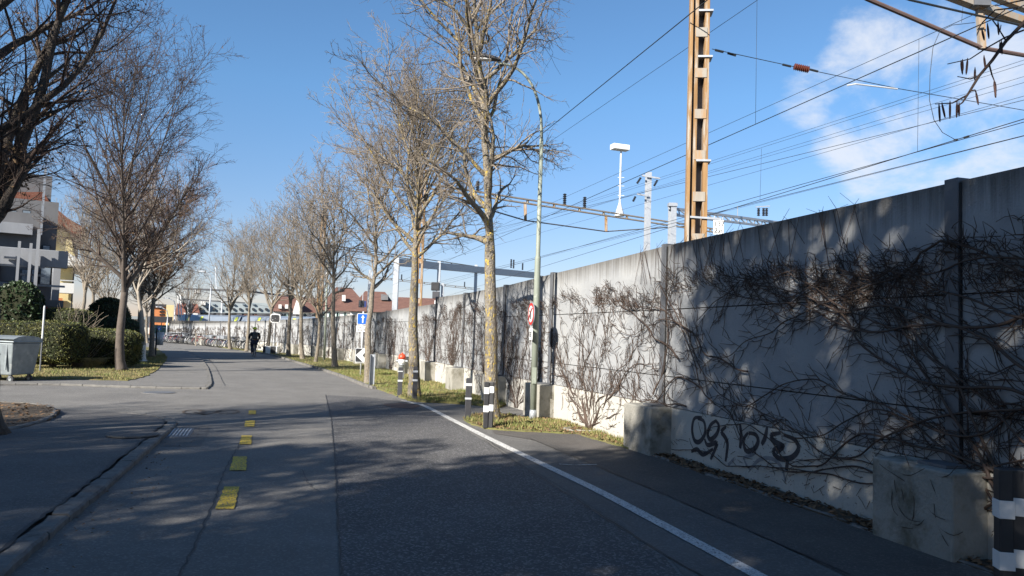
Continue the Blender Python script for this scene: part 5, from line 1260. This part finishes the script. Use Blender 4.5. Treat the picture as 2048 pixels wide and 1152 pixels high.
def row(x0, x1, n, v0, v1, w): return [(x0+(x1-x0)*i/(n-1)-w/2, v0, x0+(x1-x0)*i/(n-1)+w/2, v1) for i in range(n)]
t, rf = house('white_house', 'white house with brown roof and pale gable, left of the green pole', 548, 636, 662, 624, 594, 112, M['render_white'], M['tile_brown'], 14, .06, row(556,584,5,627,638,2.4)+row(610,630,3,627,637,2.6))
facing(594)
prism('gable', M['render_white'], t, [(586,645),(586,622),(594,597),(603,622),(603,645)], 110.5, 6)
for u in (560,573): prism('dormer', M['render_white'], rf, [(u-3,617),(u-3,609),(u+3,609),(u+3,617)], 111.3, 4)
t, rf = house('white_house', 'broad white house with a high brown hipped roof, right of the green pole', 634, 742, 662, 622, 575, 108, M['render_white'], M['tile_brown'], 16, .36, row(645,690,4,625,634,3)+row(715,738,3,626,634,3.2))
prism('chimney', M['render_white'], rf, [(684,602),(684,590),(691,590),(691,602)], 110, 1.4); prism('chimney', M['steel_dark'], rf, [(676,584),(676,574),(681,574),(681,584)], 114, 1.2)
t, rf = house('brown_roofed_house', 'house with overlapping brown roof planes behind the blue arrow sign', 700, 800, 662, 624, 583, 100, M['render_white'], M['tile_brown'], 14, .30, row(735,780,4,627,636,3.4))
house('brown_roofed_house', 'long low dark brown roof right of the leaning tree, just above the wall', 788, 900, 662, 632, 596, 122, M['render_white'], M['roof_dark'] if False else M['tile_brown'], 14, .08, ())
prism('chimney', M['conc_dark'], t, [(762,600),(762,588),(776,590),(776,600)], 104, 2)
facing(476)
t = thing('long_building', 'long white building with a grey-green roof and dormers beyond the station', 'building')
solo('wall', M['render_white'], t, (388,624,565,660,172,14)); prism('roof', M['roof_grey'], t, [(388,625),(398,612),(402,603),(530,606),(560,622),(562,627)], 170, 15)
for i in range(12): w = solo('window', M['glass_dark'], t, (398+i*12.5,628,401.5+i*12.5,634,171.8,.3))
for i in range(11): solo('dormer', M['roof_dark'], t, (400+i*13,616,404+i*13,620,169.6,1))
for i in range(5): solo('skylight', M['glass_pale'], t, (425+i*20,607.5,430+i*20,610,169.6,1))
solo('roof_hut', M['render_white'], t, (402,603,411,610,168.8,4))
house('brick_red_building', 'red-brown roofed building behind the signal at the station', 352, 398, 660, 630, 607, 160, M['conc_dark'], M['tile_red'], 14, .06, (), cat='building')
facing(383)
t = thing('white_shed', 'white and blue low building at the station behind the bicycles', 'building'); solo('wall', M['render_white'], t, (366,626,400,660,150,8)); solo('blue_panel', M['blue'], t, (380,628,385,634,149.7,.3)); solo('window', M['glass_pale'], t, (370,628,376,634,149.7,.3))
facing(322)
t = thing('orange_building', 'orange and cream apartment block at the far end of the street', 'building'); solo('wall', M['orange'], t, (300,612,331,672,140,10)); solo('cream_wing', M['render_yellow'], t, (331,610,346,672,139,10)); solo('flat_roof', M['roof_dark'], t, (298,608,333,613,139.6,11))
for i in range(4): solo('window', M['glass_dark'], t, (319,616+i*6,330,619+i*6,139.8,.3))
facing(230)
t = thing('white_building', 'low white buildings glimpsed between the left bushes and trunks', 'building'); solo('wall', M['render_white'], t, (160,636,300,672,150,10)); 
for i in range(7): solo('window', M['glass_dark'], t, (176+i*16,643,182+i*16,648,149.7,.3))
solo('roof', M['roof_grey'], t, (158,631,302,637,149,12))
# station: canopies, train, green fence
t = thing('platform_canopy', 'dark flat platform roof beyond the train', 'canopy'); solo('roof', M['roof_dark'], t, (300,633,345,645,112,9)); solo('post', M['steel_dark'], t, (322,640,323.5,672,113,.3))
t = thing('platform_canopy', 'dark platform roof over the train behind the middle trees', 'canopy'); solo('roof', M['roof_dark'], t, (384,633,545,638.5,104,9)); solo('fascia', M['tile_brown'], t, (480,629,545,634,103,1))
for u in (420,470,530): solo('post', M['steel_dark'], t, (u,636,u+1.2,665,105,.3))
t = thing('glass_fence', 'green glazed fence with a blue sign at the far end of the wall', 'fence'); solo('glass', mat('green_glass',(.10,.19,.16),rough=.15), t, (300,650,341,667,86,.1)); solo('base', M['render_white'], t, (300,667,341,674,86,.4)); 
for u in (300,313,326,340): solo('post', M['steel_dark'], t, (u,649,u+1,668,85.9,.2))
t = thing('info_sign', 'small blue square information sign before the green fence', 'traffic sign'); solo('plate', M['blue'], t, (315,653,322,660,84,.1)); solo('symbol', M['white'], t, (317.6,654.5,319.2,658.5,83.9,.05)); solo('post', M['steel_galv'], t, (318,660,319,682,84,.08))
t = thing('chevron_sign', 'white chevron board half hidden behind the left tree trunk', 'traffic sign'); solo('board', M['black'], t, (312,665,324,677,80,.08)); prism('chevron', M['white'], t, [(313,671),(320,664.5),(324,664.5),(318,671),(324,677.5),(320,677.5)], 79.9, .03); solo('post', M['steel_galv'], t, (317,677,318.4,683,80,.06))
tr = thing('train', 'silver train with yellow-green door marks standing behind the wall', 'train')
a = D(346,650,102); b = D(612,650,86); dx = (b-a); L = dx.length; ang = math.atan2(dx.y,dx.x); mb = MB()
zt = 3.35; prof = [(-1.4,.6),(-1.45,2.3),(-1.15,3.08),(-.6,3.28),(.6,3.28),(1.15,3.08),(1.45,2.3),(1.4,.6)]
def tp(s, q, z): u = dx.normalized(); n = Vector((-u.y,u.x)); return (a.x+u.x*s+n.x*(q+2.2), a.y+u.y*s+n.y*(q+2.2), z)
M['train'] = mat('train_silver', (.22,.25,.29), (.19,.22,.26), scale=1, rough=.35, metal=.3)
for s0, s1 in ((0,L*.5-.2),(L*.5+.2,L)):
    mb = MB(); n0 = 0
    for s in (s0,s1):
        for q,z in prof: mb.v.append(tp(s,q,z))
    k = len(prof)
    for i in range(k): mb.f.append((i,(i+1)%k,k+(i+1)%k,k+i)); mb.m.append(0)
    mb.f += [tuple(range(k)), tuple(reversed(range(k,2*k)))]; mb.m += [0,0]; mb.build('carriage', M['train'], tr)
M['door_lime'] = mat('door_lime', (.55,.62,.08), rough=.5)
for s in (.06,.17,.45,.62,.86):
    mb = MB(); mb.quad(tp(L*s,-1.47,2.2),tp(L*s+.5,-1.47,2.2),tp(L*s+.75,-1.2,3.04),tp(L*s+.25,-1.2,3.04)); mb.build('door_mark', M['door_lime'], tr)
mb = MB(); mb.quad(tp(1,-1.47,1.4),tp(L-1,-1.47,1.4),tp(L-1,-1.47,2.05),tp(1,-1.47,2.05)); mb.build('window_band', M['glass_dark'], tr)
mb = MB(); rr_ = random.Random(3)
for i in range(26): s = rr_.uniform(.5,L-1.5); mb.bar(tp(s,rr_.uniform(-.6,.6),3.42), tp(s+rr_.uniform(.4,1.6),rr_.uniform(-.6,.6),3.46), .3, .2)
mb.build('roof_equipment', M['roof_dark'], tr)

# ------------------------------------------------------------------ railway masts, portals, wires
def insulator(t, p, h=.45, axis=Vector((0,0,1)), r0=.07, mt='insul_dark', n=5):
    axis = axis.normalized(); pts = []; rad = []
    for i in range(n*2+1): pts.append(p+axis*(h*i/(n*2))); rad.append(r0 if i % 2 else r0*.45)
    mb = MB(); mb.tube(pts, rad, 9); return mb.build('insulator', M[mt], t)
def hbeam(mb, a, b, w=.2, h=.2):
    a = Vector(a); b = Vector(b); d = (b-a).normalized(); up = Vector((0,0,1)) if abs(d.z) < .9 else Vector((-.3,.95,0)).normalized(); u = (up-d*up.dot(d)).normalized(); f_ = .016
    mb.bar(a+u*h/2, b+u*h/2, w, f_); mb.bar(a-u*h/2, b-u*h/2, w, f_); mb.bar(a, b, f_ if abs(d.z) < .9 else f_, h*.97)
# the rusty mast close behind the wall
mx_, my_ = D(1391,480,13.6).x, 13.6; Wd = Vector((-.3,.954,0)); Wn = Vector((.954,.3,0))
t = thing('railway_mast', 'tall rusty built-up steel mast rising behind the wall, with kilometre plate', 'mast', (mx_,my_,0), R(-6))
for x, w, mt in ((-.115,.165,'rusty'),(.15,.085,'rusty')):
    mb = MB(); H_ = 9.6; k = .80
    def taper(z): return 1-.16*z/H_
    for (cx, cy, sx, sy) in ((x-w/2,0,.012,.20),(x+w/2,0,.012,.20),(x,.06,w,.012)):
        mb.v += [(xx*taper(z), yy, z) for z in (0,H_) for xx,yy in ((cx-sx/2,cy-sy/2),(cx+sx/2,cy-sy/2),(cx+sx/2,cy+sy/2),(cx-sx/2,cy+sy/2))]
        n = len(mb.v)-8; mb.f += [tuple(n+i for i in q) for q in ((0,3,2,1),(4,5,6,7),(0,1,5,4),(1,2,6,5),(2,3,7,6),(3,0,4,7))]; mb.m += [0]*6
    if x < 0: 
        for xx in (x-w/2+.03, x+w/2-.035): mb.bar((xx,-.1,0),(xx*.84,-.1,H_),.052,.012)
    else: mb.bar((x,-.1,0),(x*.84,-.1,H_),.075,.012)
    mb.build('channel', M[mt], t)
mb = MB(); mb.bar((-.115,.04,0),(-.097,.04,9.6),.06,.012); mb.box((.04,.085,4.8),(.20,.01,9.6)); mb.build('inner_web', M['steel_dark'], t)
z = .6
while z < 9.5:
    mb = MB(); k = 1-.16*z/9.6; mb.box((.035*k,-.112,z),(.23*k,.012,.17)); pl_ = mb.build('batten_plate', M['rustgrey'], t)
    z += .75
mb = MB(); mb.bar((-.12,-.13,3.98),(.42,-.13,3.95),.02,.035); mb.build('sign_arm', M['steel_galv'], t)
pp_ = thing('kilometre_plate', 'white plate reading 137 over 2 65, held out from the rusty mast', 'sign', (mx_,my_,0), R(-6))
c = D(1433,425.5,13.42); loc = Vector((.375,-.15,3.80)); m = face_matrix(loc, (0,-1,0)); mb = MB(); mb.box((0,0,0),(.18,.255,.008)); sub(m, mb, 'plate', M['white'], pp_)
text('137', .125, M['black'], m @ Matrix.Translation((.01,.055,.006)), pp_, 'numerals'); text('2', .125, M['black'], m @ Matrix.Translation((-.045,-.06,.006)), pp_, 'numerals'); text('65', .07, M['black'], m @ Matrix.Translation((.035,-.075,.006)), pp_, 'numerals')
for z in (5.0,6.9,7.75,8.4): mb = MB(); mb.box((.1,-.0,z),(.26,.27,.035)); mb.build('clamp', M['steel_galv'], t)
# wires: hung parallel to the track; each one its own thing
def wire(label, pts, r=.009, cat='overhead wire', sag=0.0, name='overhead_wire'):
    P_ = [Vector(p) for p in pts]; mb = MB(); mb.tube(P_, r*.72, 5); return tag(mb.build(name, M['wire'], smooth=True), label, cat, 'overhead railway wires')
def run(pa, pb, h, far=62, near=1.0):
    a = H(*pa, h); b = H(*pb, h); d = (b-a); 
    if d.y < 0: d = -d; a, b = b, a
    e = a+d*((far-a.y)/d.y); s = a-d*(near/d.y*(a.y-1)/1) if False else a-d*((a.y-near)/d.y)
    return [s, a, b, e]
wire('thick feeder wire clamped to the top of the rusty mast', run((1390,20),(1180,190),7.6), .014)
wire('thin carrying wire high above the nearest contact wire', run((1515,0),(1215,205),7.8), .007)
wire('nearest thick contact wire crossing low behind the rusty mast', run((1417,290),(1925,65),5.6), .010)
wire('carrying wire with two droppers over the second track', run((1417,266),(1838,78),7.75), .008)
wire('second contact wire running to the right edge above the wall', run((1634,360),(2048,244),5.6), .010)
for i, (a, b, h) in enumerate((((1417,324),(2048,120),9.2),((1417,329),(2048,128),9.1),((1416,343),(2048,153),9.0),((1416,347),(2048,165),8.9))):
    wire(['uppermost of the four fine distant wires right of the mast','second of the four fine distant wires right of the mast','third of the four fine distant wires right of the mast','lowest of the four fine distant wires right of the mast'][i], run(a, b, h, 90), .008)
wire('fine wire just under the four distant wires', run((1454,360),(2048,192),8.4, 90), .009)
wire('lowest fine wire skimming the wall top at the right', run((1699,360),(2048,272),7.7, 90), .009)
wire('distant wire seen between lamp post and white mast', run((1060,440),(1340,372),8.2, 120), .012)
wire('low distant wire above the wall between lamp and mast', run((1100,508),(1340,448),6.2, 120), .012)
wire('lower contact wire behind the lamp post', run((900,590),(1340,455),5.6, 110), .012)
def drop(u, v0, v1, y, label): p = D(u,v0,y); q = D(u-3,v1,y); wire(label, [p, q], .005, 'dropper wire', name='dropper_wire')
drop(1514,2,249,13.5,'dropper hanging right of the rusty mast onto the contact wire'); drop(1838,78,303,14.8,'long dropper before the clouds'); drop(1523,297,400,19,'faint dropper right of the kilometre plate'); drop(1926,12,45,15,'short dropper with a loop under the near portal')
# pull-off from the mast with its brown insulator
t = thing('pull_off_wire', 'pull-off wire with a ribbed brown insulator running right from the mast', 'overhead wire')
A_ = D(1424,98,13.5); B_ = D(1600,136,13.8); C_ = D(1795,177,14.2); E_ = D(2080,226,15.2)
mb = MB(); mb.tube([A_,B_,C_,E_], .007, 5); mb.build('wire', M['wire'], t)
for q in ((1430,100,1447,104,.022),(1455,106,1472,111,.022),(1565,129,1582,133,.02),(1620,139,1636,143,.02)): mb = MB(); mb.tube([D(q[0],q[1],13.6),D(q[2],q[3],13.6)],q[4],6); mb.build('turnbuckle', M['wire'], t)
ax_ = D(1618,139.5,13.8)-D(1588,133,13.8); pts = []; rad = []
for i in range(17): pts.append(D(1588,133,13.8)+ax_*(i/16)); rad.append(.068 if i % 2 else .045)
mb = MB(); mb.tube(pts, rad, 12); mb.build('insulator', M['insul'], t)
mb = MB(); mb.tube([D(1694,171,14.0),D(1712,168,14.0),D(1795,178,14.2)],.014,6); mb.build('steady_arm', M['steel_pale'], t)
wire('looping jumper cable hanging in a long curve before the clouds', [D(u,v,14.8) for u,v in [(1950,45),(1905,50),(1880,62),(1866,95),(1860,150),(1859,200),(1868,240),(1885,265),(1910,279),(1935,274)]], .009)
mb = MB(); mb.tube([D(1908,280,14.8),D(1915,279,14.8)],.02,6); mb.tube([D(1928,275,14.8),D(1938,272,14.8)],.02,6); tag(mb.build('wire_clamp', M['wire']), 'pair of small cable clamps where the looping jumper meets the wire', 'clamp')
# near portal
t = thing('near_portal', 'weathered steel portal beam with brown tie rod crossing the top right corner', 'gantry')
mb = MB(); A_ = D(1420,-190,13.6); B_ = D(1962,14,15.3); C_ = D(2048,44,15.7); C2 = C_+(C_-B_)*5; mb.bar(A_,B_,.18,.14); mb.bar(B_,C2,.18,.14); mb.build('beam', M['rustgrey'], t)
mb = MB(); A2 = D(1990,-8,16.2); B2 = D(2048,14,16.5); mb.bar(A2-(B2-A2)*4, A2+(B2-A2)*14, .16, .16); mb.build('rear_beam', M['rustgrey'], t)
mb = MB(); mb.tube([D(1735,-2,14.5),D(1964,96,15.3)],.045,8); mb.tube([D(1500,-130,13.9),D(1735,-2,14.5)],.045,8); mb.tube([D(1964,96,15.3),D(2056,112,15.8),D(2200,138,16.8)],.045,8); mb.build('tie_rod', mat('tie_rod_brown',(.13,.085,.075),rough=.7), t)
mb = MB(); mb.tube([D(1700,-40,14.3),D(1820,0,14.6),D(2048,52,15.3),D(2300,110,16.2)],.022,6); mb.build('cable', M['wire'], t)
mb = MB(); mb.bar(D(1957,4,15.3), D(1963,98,15.3), .10, .10); mb.bar(D(1966,4,15.3), D(1970,94,15.3), .04, .04); mb.build('strut', M['rustgrey'], t); mb = MB(); mb.box(D(1960,8,15.2), (.34,.2,.12)); mb.build('bracket', M['steel_dark'], t)
# portal behind the trees, its beam ending at the rusty mast
def gantry(label, mast_px, mast_y, top_v, pts, rod, struts, mt='rustgrey', bw=.28, insul=(), mw=.32, second=None):
    t = thing('railway_gantry', label, 'gantry')
    if mast_px:
        mb = MB(); p = D(mast_px, top_v, mast_y); 
        for s_ in (-1,1): mb.bar((p.x+s_*mw*.32,mast_y,0),(p.x+s_*mw*.26,mast_y,p.z),mw*.3,mw*.5)
        for i in range(int(p.z/.9)): mb.box((p.x,mast_y-mw*.27,.5+i*.9),(mw*.6,.014,.2))
        mb.build('mast', M['rusty' if mt == 'rustgrey' else 'steel_galv'], t)
    P_ = [D(*p) for p in pts]
    for i in range(len(P_)-1):
        a, b = P_[i], P_[i+1]; mb = MB(); mb.bar(a+Vector((0,0,bw*.35)), b+Vector((0,0,bw*.35)), bw*.5, bw*.22); mb.bar(a-Vector((0,0,bw*.35)), b-Vector((0,0,bw*.35)), bw*.5, bw*.22)
        n = max(3, int((b-a).length/1.6))
        for k in range(n): q = a.lerp(b,(k+.5)/n); mb.box(q, (.10,.08,bw*.62), ang)
        mb.build('beam', M[mt], t)
    if rod: mb = MB(); mb.tube([D(*p) for p in rod], .035, 6); mb.build('tie_rod', M['steel_dark'], t)
    for a, b in struts: mb = MB(); mb.bar(D(*a), D(*b), .14, .14); mb.build('strut', M['rusty'] if mt == 'rustgrey' else M[mt], t)
    for (u, v, y, h) in insul: insulator(t, D(u,v,y), h, r0=.11, n=6)
    return t
g2 = gantry('weathered gantry beam from the second trunk to the rusty mast, with black insulators', 848, 34.3, 340, [(848,371,34.3),(1440,463,45)], [(872,388,34.8),(1051,441,38),(1212,463,41.5),(1376,452,43.5)], [((1050,404,38),(1051,441,38)),((1212,430,41.5),(1212,463,41.5)),((948,390,36),(948,412,36))], insul=((955,385,36,.55),(1129,410,39.6,.6),(1169,416,40.4,.6)))
lm = thing('flood_light', 'white rectangular floodlight on a slim stepped pole above the gantry', 'floodlight'); q = D(1239,432,42); z1 = D(1246,302,42).z; mb = MB(); mb.lathe((q.x,q.y,q.z),[(.28,0),(.07,.7),(.055,.75),(.05,z1-q.z)],8); mb.build('pole', M['steel_pale'], lm); mb = MB()
for v_ in (355,372,391): c = D(1242,v_,42); mb.bar((c.x-.18,c.y,c.z),(c.x+.18,c.y,c.z),.03,.03)
mb.build('step', M['steel_pale'], lm); c = D(1240,295,42); mb = MB(); mb.box((c.x,c.y,c.z),(1.0,.5,.30),R(20)); mb.build('lamp_head', M['white'], lm, bevel=.03)
t = thing('railway_mast', 'white galvanised mast with cross-arms and dark insulators, left of the rusty mast', 'mast'); y = 37.0; p = D(1297,345,y); mb = MB(); hbeam(mb, (p.x,y,0), (p.x,y,p.z), .22, .22); mb.build('column', M['steel_galv'], t)
for (u0,v0,u1,v1) in ((1284,351,1320,357),(1274,388,1297,392)): mb = MB(); mb.bar(D(u0,v0,y-.2),D(u1,v1,y-.2),.06,.08); mb.build('cross_arm', M['steel_galv'], t)
for (u0,v0,u1,v1) in ((1283,353,1274,367),(1316,358,1308,372),(1272,391,1266,403)): a = D(u0,v0,y-.2); b = D(u1,v1,y-.2); insulator(t, a.lerp(b,.15), (b-a).length*.85, b-a, .07)
t = thing('truss_gantry', 'galvanised lattice gantry just left of the rusty mast carrying insulators on the right', 'gantry'); y = 35.0; p = D(1345,410,y); mb = MB(); hbeam(mb,(p.x,y,0),(p.x,y,p.z),.26,.26); mb.build('mast', M['steel_galv'], t)
up_ = [D(1338,416,y), D(1570,447,41)]; lo_ = [D(1350,430,y), D(1570,457,41)]; mb = MB(); mb.bar(*up_,.12,.12); mb.bar(*lo_,.10,.10); N = 14
for i in range(N): a = up_[0].lerp(up_[1],i/N); b = lo_[0].lerp(lo_[1],(i+.5)/N); mb.bar(a,b,.05,.05); mb.bar(b,up_[0].lerp(up_[1],(i+1)/N),.05,.05)
mb.build('lattice_beam', M['steel_galv'], t); mb = MB(); mb.box((p.x,y,p.z),(.4,.36,.16)); mb.build('mast_cap', M['steel_galv'], t)
for u in (1517,1527,1533): insulator(t, D(u,432,39.6), .42, r0=.09)
mb = MB(); mb.bar(D(1511,414,39.6),D(1540,412,39.6),.04,.05); mb.bar(D(1475,432,38),D(1475,412,38),.03,.03); mb.build('busbar', M['steel_galv'], t)
gantry('rusty mast and beam behind the short trees, ahead of the white houses', 648, 59.5, 428, [(648,491,59.5),(1110,558,82)], [(690,512,60),(790,530,66),(900,540,71)], [((790,514,66),(790,531,66))], insul=((1022,536,77,.9),(1027,537,77,.9),(1045,540,78,.7)), mw=.5)
t = thing('box_gantry', 'grey box-beam gantry on a square galvanised mast right of the second trunk', 'gantry'); mb = MB(); p = D(794,514,63); mb.box((p.x,63,p.z/2),(.42,.42,p.z)); mb.build('mast', M['steel_galv'], t); mb = MB(); mb.bar(D(790,524,63),D(1074,551,78),.35,.6); mb.build('box_beam', M['steel_galv'], t)
for u, v0, v1, y in ((880,524,612,67.5),(953,531,600,71.5)): mb = MB(); p = D(u,v0,y); mb.box((p.x,y-.6,p.z/2),(.28,.28,p.z)); mb.build('support', M['steel_galv'], t)
gantry('low distant gantry beam glimpsed between the trunks', None, 0, 0, [(700,549,92),(960,579,104)], None, [], insul=((803,560,95,.7),(929,574,102,.7)))
t = thing('railway_signal', 'dark railway signal head with a grey cabinet, above the step in the wall', 'signal'); y = 46; p = D(874,566,y); mb = MB(); mb.box((p.x+.35,y,p.z*.5),(.16,.16,p.z)); mb.build('post', M['steel_galv'], t); mb = MB(); mb.box(D(871,573,y-.2),(.5,.3,.5)); mb.build('signal_head', M['black'], t, bevel=.04); mb = MB(); mb.box(D(872,590,y-.2),(.42,.3,.42)); mb.build('cabinet', M['darkgrey'], t, bevel=.03); mb = MB(); mb.box(D(876,606,y-.2),(.4,.3,.3)); mb.build('junction_box', M['steel_pale'], t)
t = thing('railway_mast', 'slim grey mast standing by the leaning tree, right of the blue arrow sign', 'mast'); y = 55; p = D(741,540,y); mb = MB(); hbeam(mb,(p.x,y,0),(p.x,y,p.z),.24,.24); mb.build('column', M['steel_galv'], t); mb = MB(); mb.box((p.x-.5,y-.2,D(720,608,y).z),(.35,.3,.5)); mb.build('signal_box', M['darkgrey'], t)
t = thing('platform_number_sign', 'small dark blue platform sign with a white 3 before the brown roofs', 'sign'); mb = MB(); q = D(725,608,90); mb.box(q,(.9,.1,.7)); mb.build('plate', mat('navy',(.02,.03,.12)), t); text('3', .6, M['white'], face_matrix(q+Vector((0,-.06,0)), (0,-1,0)), t, 'numeral'); mb = MB(); mb.bar(q, q+Vector((0,0,1.3)), .06,.06); mb.build('hanger', M['steel_galv'], t)
# far portal with the two number boards
t = thing('far_gantry', 'distant gantry across the tracks carrying two black number boards', 'gantry'); mb = MB(); mb.bar(D(366,577.5,118),D(500,583,122),.3,.3); mb.bar(D(500,583,122),D(640,600,140),.3,.3); mb.build('beam', M['steel_dark'], t)
mb = MB(); mb.bar(D(400,582,118),D(460,598,119),.12,.12); mb.build('brace', M['steel_dark'], t); mb = MB(); p = D(431,535,120); mb.bar(D(433,580,120),p,.12,.12); mb.build('aerial', M['steel_galv'], t)
for u, v, s_ in ((395,583,'246'),(460,586.5,'247')):
    o = thing('number_board', 'black number board reading %s on the far gantry, %s one' % (s_, 'the left' if s_ == '246' else 'the right'), 'sign'); q = D(u,v,117); mb = MB(); mb.box(q,(1.05,.1,.78)); mb.build('board', M['black'], o); text(s_, .62, M['white'], face_matrix(q+Vector((0,-.07,0)), (0,-1,0)), o, 'numerals')
t = thing('second_gantry', 'thin distant gantry beam below the number boards', 'gantry'); mb = MB(); mb.bar(D(362,598,128),D(490,606,132),.25,.22); mb.build('beam', M['steel_dark'], t); mb = MB()
for u, v0, y in ((378,600,128),(445,590,128)): p = D(u,v0,y); mb.bar((p.x,y,0),(p.x,y,p.z),.22,.22)
mb.build('mast', M['steel_galv'], t)
t = thing('lattice_mast', 'white narrow lattice mast leaning inwards beside the red-brown roof', 'mast'); mb = MB(); a0 = D(356,590,100); b0 = D(361,590,100); a1 = Vector((D(362,640,100).x-.05,100,0)); b1 = Vector((D(366,640,100).x+.15,100,0)); mb.bar(a0,a1,.1,.1); mb.bar(b0,b1,.1,.1)
for i in range(7): mb.bar(a0.lerp(a1,i/8),b0.lerp(b1,i/8),.06,.06); mb.bar(a0.lerp(a1,i/8),b0.lerp(b1,(i+1)/8),.05,.05)
mb.build('lattice', M['white'], t)
t = thing('railway_signal', 'black railway signal heads on a thin post left of the long white building', 'signal'); y = 100; p = D(380,608,y); mb = MB(); mb.box((D(374,600,y).x,y,3.4),(.12,.12,6.8)); mb.build('post', M['steel_dark'], t); mb = MB(); mb.disc(D(381,612,y),(0,-1,0),.33,.15,14); mb.box(D(380,619,y),(.45,.2,.7)); mb.build('signal_head', M['black'], t)
for i, (a, b, h) in enumerate((((395,590),(700,640),6.5),((330,590),(560,648),7.0),((300,570),(480,540),9.0),((520,480),(330,560),9.5))):
    pa = D(*a, 110); pb = D(*b, 95 if i < 2 else 120); wire(['far wire sloping down behind the middle trees','far wire over the bicycles','faint far wire over the left trees','wire rising towards the tree tops at mid-left'][i], [pa, pb], .02)

# ------------------------------------------------------------------ alder branch with catkins reaching in from the right
t = thing('alder_tree', 'alder branch with hanging catkins reaching in at the top right corner', 'tree'); r = random.Random(31)
mb = MB(); mb.tube([Vector((4.1,.6,0)),Vector((4.0,.7,2.2)),Vector((3.85,.8,4.2)),Vector((3.9,.9,6.4))],[.11,.09,.06,.02],9); mb.build('trunk', M['bark_dark'], t, True)
Y = 2.85; B = lambda u,v,dy=0: D(u,v,Y+dy)
mb = MB(); main = [Vector((3.87,.8,3.9)),Vector((3.1,1.9,3.6)),B(2120,-20),B(2048,45),B(2012,82),B(1985,120),B(1958,152),B(1938,185),B(1925,205),B(1912,214)]
mb.tube(main,[.03,.02,.012,.0075,.0065,.006,.0052,.0045,.003,.002],6)
subs = [[(2048,60),(2010,75),(1975,95),(1940,118),(1895,128)],[(2035,15),(1990,20),(1965,45),(1955,60)],[(1958,152),(1940,158),(1915,153)],[(1935,190),(1905,206),(1870,208)],[(1985,120),(1978,128),(1968,140)],[(2012,82),(2008,75),(2000,62),(2002,50)],[(1978,128),(1984,150),(1990,165)],[(1940,182),(1950,180),(1953,188)],[(2048,0),(1990,12)],[(2000,60),(1985,40),(2010,20)]]
for s in subs: mb.tube([B(u,v,r.uniform(-.03,.03)) for u,v in s],[.0035-.0018*i/(len(s)-1) for i in range(len(s))],4)
mb.build('branch', M['twig_dark'], t, True)
M['catkin'] = mat('catkin', (.10,.05,.04), (.06,.035,.03), scale=60, rough=.9, bump=.002, bscale=400)
cats = [(1922,124,26),(1935,120,30),(1900,205,34),(1878,210,36),(1884,208,30),(1914,206,30),(1918,208,26),(1952,185,26),(1988,165,32),(1991,168,28),(1950,138,24),(1968,114,26),(1975,50,30),(1996,46,26),(2003,84,26),(2000,86,20),(1964,60,24),(1925,122,22)]
for u, v, L in cats:
    a = B(u,v,r.uniform(-.04,.04)); l = L*Y/F_PX; sw = rv(r)*.004; pts = [a+Vector((sw.x*k/6, sw.y*k/6, -l*k/6)) for k in range(7)]; pts.insert(0, a+Vector((0,0,.008)))
    mb = MB(); mb.tube(pts,[.001,.0022,.0036,.004,.004,.0038,.0032,.0014],7); mb.build('catkin', M['catkin'], t, True)
